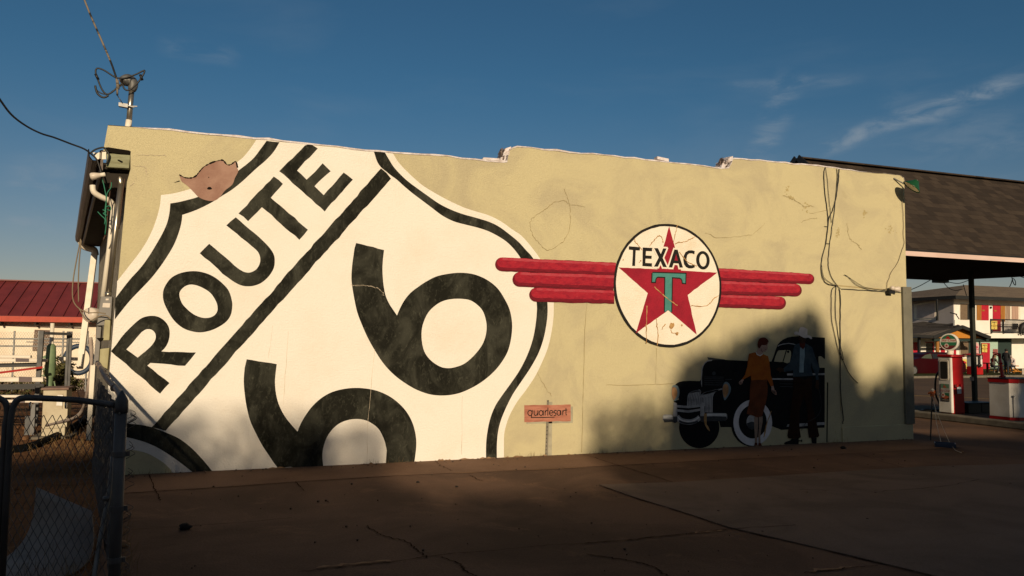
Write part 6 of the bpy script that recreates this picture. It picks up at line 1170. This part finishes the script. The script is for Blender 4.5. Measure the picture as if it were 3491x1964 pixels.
b = B(); c_ = A(3432, 1243, TY); b.lathe((c_[0], TY, ta[2]), [(.04, 0), (.045, .12), (.02, .18), (.018, .24)], 10); tag(b.build('bottle', m_pgrn, smooth=True), 'small green bottle standing on the orange table', 'bottle')
def skin_fig(name, joints, edges, rad, cloth, label, loc):
    me = bpy.data.meshes.new('fig'); me.from_pydata([tuple(map(float, j)) for j in joints], edges, []); o = bpy.data.objects.new('fig', me); COL.objects.link(o)
    sk = o.modifiers.new('s', 'SKIN'); sk.use_smooth_shade = True; sd_ = o.modifiers.new('d', 'SUBSURF'); sd_.levels = 2; sd_.render_levels = 2
    for i, r in enumerate(rad): me.skin_vertices[0].data[i].radius = r if isinstance(r, tuple) else (r, r)
    me.skin_vertices[0].data[0].use_root = True
    dg = bpy.context.evaluated_depsgraph_get(); dg.update(); m2 = bpy.data.meshes.new_from_object(o.evaluated_get(dg)); bpy.data.objects.remove(o); m2.name = name
    mats = []; 
    for f in m2.polygons:
        mm = cloth(f.center)
        if mm not in mats: mats.append(mm)
    m2.materials.clear()
    for mm in mats: m2.materials.append(mm)
    for f in m2.polygons: f.material_index = mats.index(cloth(f.center)); f.use_smooth = True
    t = bpy.data.objects.new(name, m2); COL.objects.link(t); t.location = tuple(loc); tag(t, label, 'person'); return t
m_pskin = flat('face_skin', (.34, .19, .13), rough=.6); m_jean = flat('dark_jeans', (.02, .025, .035), rough=.9); m_blk = flat('black_shirt', (.012, .012, .014), rough=.9); m_wsh = flat('white_shirt', (.60, .52, .50), rough=.9); m_gry = flat('grey_jacket', (.075, .065, .055), rough=.9); m_hairb = flat('dark_hair', (.012, .009, .007), rough=.8); m_hairg = flat('grey_cap', (.35, .31, .28), rough=.8); m_hairt = flat('sandy_hair', (.22, .13, .07), rough=.8)
# standing, seen half from behind, looking right (x forward in the local frame)
J = [(0, 0, .95), (0, 0, 1.12), (0, 0, 1.32), (.02, 0, 1.45), (.04, 0, 1.53), (.06, 0, 1.63), (.05, 0, 1.70), (0, -.19, 1.39), (-.03, -.26, 1.12), (.10, -.24, .92), (.17, -.22, .86), (0, .19, 1.39), (.02, .27, 1.13), (.18, .26, .98), (.26, .24, .95), (-.02, -.10, .88), (-.03, -.11, .48), (-.06, -.11, .09), (.10, -.12, .04), (.02, .10, .88), (.05, .11, .48), (.03, .11, .09), (.19, .12, .04)]
Ed = [(0, 1), (1, 2), (2, 3), (3, 4), (4, 5), (5, 6), (3, 7), (7, 8), (8, 9), (9, 10), (3, 11), (11, 12), (12, 13), (13, 14), (0, 15), (15, 16), (16, 17), (17, 18), (0, 19), (19, 20), (20, 21), (21, 22)]
Rd = [(.13, .17), (.125, .16), (.13, .19), (.10, .13), .055, (.095, .08), (.085, .075), .062, .048, .036, .034, .062, .048, .036, .034, .088, .062, .042, .04, .088, .062, .042, .04]
fx = G(3467, 1285, -.5)
def cl1(c): return m_pskin if (c.z > 1.50 or (c.z < 1.0 and c.x > .12 and c.z > .80)) else (m_blk if c.z > .93 else m_jean if c.z > .09 else m_iron)
def head_bits(o, hx_, hy, hz, dirx, m, r=.1):
    b = B(); b.lathe((hx_-dirx*.02, hy, hz-.01), [(r*.80, -.06), (r*.97, -.02), (r*.98, .03), (r*.8, .075), (r*.45, .105), (.004, .115)], 14, (-.25*dirx, 0, 1)); h = b.build('hair', m, None, smooth=True); h.parent = o
    b = B(); b.add([(hx_+dirx*.085, hy-.018, hz-.02), (hx_+dirx*.115, hy, hz-.04), (hx_+dirx*.085, hy+.018, hz-.02), (hx_+dirx*.088, hy, hz+.015)], [(0, 1, 3), (1, 2, 3), (0, 2, 1)]); n_ = b.build('nose', m_pskin); n_.parent = o
p_ = skin_fig('person', J, Ed, Rd, cl1, 'standing person in a black shirt and dark jeans looking right', (fx[0], 38.0, -.38)); p_.rotation_euler = (0, 0, R_(10)); head_bits(p_, .06, 0, 1.645, 1, m_hairb)
# seated, leaning to the table
def seated(px_, Y, flip, mt, mh, lab, zs=.0):
    J = [(0, 0, .50), (.04, 0, .68), (.12, 0, .90), (.20, 0, 1.02), (.25, 0, 1.08), (.30, 0, 1.16), (.29, 0, 1.235), (.13, -.19, .96), (.22, -.24, .74), (.42, -.18, .68), (.50, -.16, .68), (.13, .19, .96), (.22, .24, .74), (.42, .18, .68), (.50, .16, .68), (.05, -.11, .47), (.43, -.13, .50), (.36, -.13, .10), (.50, -.13, .045), (.05, .11, .47), (.43, .14, .50), (.30, .14, .10), (.44, .14, .045)]
    f = -1 if flip else 1; J = [(x*f, y, z) for x, y, z in J]; c = A(px_, 1277, Y)
    def cl(q):
        if q.z > 1.06 or (q.x*f > .40 and .6 < q.z < .76): return m_pskin
        return mt if (q.z > .56 and q.x*f < .45) else (m_jean if q.z > .09 else m_pale)
    o = skin_fig('person', J, Ed, Rd, cl, lab, (c[0], Y, -.38)); head_bits(o, .30*f, 0, 1.18, f, mh); return o
seated(3457, 40.0, True, m_wsh, m_hairg, 'person in a white shirt and pale cap bent over the orange table')
seated(3384, 40.2, False, m_gry, m_hairt, 'person in a grey jacket seated left of the red hand pump')
o = B(); c_ = A(3370, 1250, 40.6); o.box(c_[0]-.5, c_[0]+.35, 40.3, 41.0, .28, .34); o.box(c_[0]-.1, c_[0]-.0, 40.6, 40.7, -.38, .28); o.box(c_[0]-.45, c_[0]+.3, 40.2, 40.3, .0, .05); tag(o.build('side_table', m_cred), 'dark red table at the left of the seated person', 'table')
for xx, lab in ((3487, 'small white marker post at the right edge of the lawn'),):
    c_ = A(xx, 1278, 38); tag(B().lathe((c_[0], 38, -.38), [(.06, 0), (.06, .35), (.04, .4)], 10).build('marker_post', m_pale), lab, 'post')

# ------------------------------------------------------------------ trees behind the camera, and an unseen brick block added to shade the lot
m_brick = brickmat('red_brown_brick', ((.16, .07, .045), (.12, .05, .035)), .22, .075, (.16, .13, .10), .008, ax='XZ')
hb_ = thing('added_brick_block', (0, -4.5, 0), 'low brown brick block added unseen behind the camera to darken the lot', 'building')
B().box(-26, 30, -11, -4.2, -.02, 3.05).build('wall', m_brick, hb_); B().box(-26.2, 30.2, -11.2, -4.05, 3.052, 3.2).build('roof_edge', m_cable, hb_)
b = B()
for x in range(-24, 29, 4): b.box(x, x+1.4, -4.196, -4.16, .9, 2.3)
b.build('window', m_win, hb_)
PROF = [(-40, 4.0), (-12, 4.0), (-6, 3.95), (-4.2, 3.9), (-3, 4.35), (-2.45, 4.22), (-2.05, 4.0), (-1.72, 3.92), (-.95, 3.8), (-.33, 3.8), (.1, 3.5), (.45, 2.95), (.9, 2.55), (3.1, 2.6), (3.5, 3.7), (4.2, 4.05), (4.72, 4.12), (4.95, 4.7), (5.27, 4.84), (5.98, 5.1), (6.65, 5.36), (7.3, 5.58), (7.55, 5.4), (7.73, 5.02), (8.1, 4.92), (8.32, 4.62), (8.56, 4.33), (8.78, 4.44), (9.0, 4.58), (9.3, 4.62), (9.7, 4.3), (10.1, 3.7), (10.5, 3.35), (12.2, 3.3), (12.9, 3.5), (13.05, 6.0), (13.8, 6.1), (14.3, 5.4), (17, 5.3), (24, 5), (40, 4.6)]
pq, ph = np.array([p[0] for p in PROF]), np.array([p[1] for p in PROF])
TYO = -22.0
m_leaf = mat('tree_leaf', (.045, .065, .022), (.07, .085, .03), rough=.8, scale=3)
trees = [(-24, 'broad leafy tree behind the camera, far left of the row'), (-15, 'leafy tree behind the camera in the left of the row'), (-7, 'rounded leafy tree behind the camera left of the added brick block middle'), (-1.5, 'tall leafy tree behind the camera near the middle of the row'), (2.2, 'low leafy tree filling the gap behind the camera'), (6.8, 'tall domed leafy tree behind the camera'), (10.6, 'short leafy tree behind the camera right of the tall dome'), (14.5, 'tall narrow leafy tree behind the camera on the right'), (20, 'broad leafy tree behind the camera on the right'), (29, 'broad leafy tree behind the camera at the far right')]
cents = np.array([t[0] for t in trees]); leaves = [[] for _ in trees]
NL = 52000
for _ in range(NL):
    q = rng.uniform(-9, 18) if rng.random() < .86 else rng.uniform(-32, 36)
    h0 = np.interp(q, pq, ph); soft = 1.0 if -4 < q < .6 else (.45 if q < 4.4 else .22)
    edge = rng.random() < .045
    h = h0-abs(rng.normal(-.05, .32)) if edge else h0-.42-(h0+2.7)*rng.random()**1.25
    if (-2.15 < q < .7 and h > 3.2) or (3.1 < q < 4.75 and h > 3.3): continue
    yo = TYO+rng.normal(0, .7); x = q+.148*yo; z = h-.334*yo
    if z < 1.2: continue
    leaves[int(np.argmin(np.abs(cents-q)))].append((x, yo, z, .17+.16*rng.random() if not edge else .07+.09*rng.random()))
for (qa, qb, ha, hb, n_) in ((-2.3, -.3, 3.2, 4.1, 230), (-.6, .5, 3.2, 3.9, 120), (3.4, 4.7, 3.3, 4.05, 105), (3.9, 4.6, 3.6, 4.2, 25), (12.0, 12.8, 3.2, 3.9, 20)):   # thin outer foliage: dappled light
    for _ in range(int(n_*3.2)):
        q, h = rng.uniform(qa, qb), hb-(hb-ha)*rng.random()**.8; yo = TYO+rng.normal(0, .7); leaves[int(np.argmin(np.abs(cents-q)))].append((q+.148*yo, yo, h-.334*yo, .045+.04*rng.random()))
for (q, lab), L in zip(trees, leaves):
    xt = q+.148*TYO; t = thing('leafy_tree', (xt, TYO, 0), lab, 'tree', 'trees behind the camera')
    n_ = len(L); 
    if not n_: continue
    P = np.array([l[:3] for l in L]); s_ = np.array([l[3] for l in L])[:, None]; a_ = rng.normal(0, 1, (n_, 3)); a_ /= np.linalg.norm(a_, axis=1)[:, None]; c_ = np.cross(a_, rng.normal(0, 1, (n_, 3))); c_ /= np.linalg.norm(c_, axis=1)[:, None]
    V = np.stack([P-a_*s_, P+c_*s_*.7, P+a_*s_, P-c_*s_*.7], 1).reshape(-1, 3)
    b = B(); b.v = [tuple(v) for v in V]; b.f = [(4*i, 4*i+1, 4*i+2, 4*i+3) for i in range(n_)]; b.build('crown', m_leaf, t, fixn=False)
    b = B(); b.tube(spline([(xt, TYO, -.1), (xt+.1, TYO+.1, 2), (xt-.1, TYO, 5), (xt+.1, TYO, 8)], 4), [.38, .34, .31, .29, .27, .26, .24, .22, .2, .17, .14, .11, .08], 10)
    for k in range(6): z_ = 3+k*.8; a2 = k*2.4; b.tube([(xt, TYO, z_), (xt+1.0*math.cos(a2), TYO+.8*math.sin(a2), z_+1.2), (xt+2.0*math.cos(a2), TYO+1.4*math.sin(a2), z_+2.0)], [.12, .08, .03], 6)
    b.build('trunk', m_dkwood, t, smooth=True)

# ------------------------------------------------------------------ dirt and grit along the wall foot and over the lot
b = B(); x = -1.2
while x < 10.85:
    w_ = .04+.25*rng.random()**2; h_ = .004+.03*rng.random()**3
    b.sheet([(x+w_*t, WY-.032 if x > 9.3 else WY-.024, (h_*(1-abs(2*t-1)**2)*(.5+.7*rng.random()) if 0 < t < 1 else -.004)) for t in np.linspace(0, 1, 8)]+[(x+w_, WY-.024, -.02), (x, WY-.024, -.02)] if x <= 9.3 else [(x, WY-.032, -.01), (x+w_, WY-.032, -.01), (x+w_*.5, WY-.032, h_*.6)]); x += w_*(.5+1.2*rng.random())
b.build('splash_dirt', mat('splash_dirt', lit(150, 112, 74), lit(112, 80, 52), rough=1, scale=20, spec=0), bld)
b = B()
for _ in range(420):
    if rng.random() < .5: x, y = rng.uniform(-1.1, 10.8), WY-.03-abs(rng.normal(0, .10))
    else: x, y = rng.uniform(-.4, 9), rng.uniform(4.2, 9.8)
    r = .004+.010*rng.random()**3; b.lathe((x, y, .006), [(r*.6, -.004), (r*1.1, r*.3), (r*.7, r*.9), (.001, r)], 5)
o = b.build('gravel_grit', mat('grit', (.10, .065, .045), (.05, .035, .028), rough=1, scale=30), fixn=False); o['kind'] = 'stuff'
b = B()
for _ in range(150):
    x = rng.choice([-1.0, -.6, 1.9, 2.1, 4.0, 5.1, 9.2, 9.3])+rng.normal(0, .14); y = WY-.035-abs(rng.normal(0, .02)); h_ = .02+.07*rng.random()**2
    b.tube([(x, y, 0), (x+rng.normal(0, .02), y-.01-.02*rng.random(), h_)], [.002, .0006], 3, False)
o = b.build('wall_foot_weeds', m_dry, fixn=False); o['kind'] = 'stuff'

for o in COL.objects:
    if o.name.split('.')[0] in ('splash_dirt', 'damp_stain', 'stucco_crack', 'paint_crack', 'rusty_crack', 'pavement_crack', 'mesh_end'): o['kind'] = 'stuff'
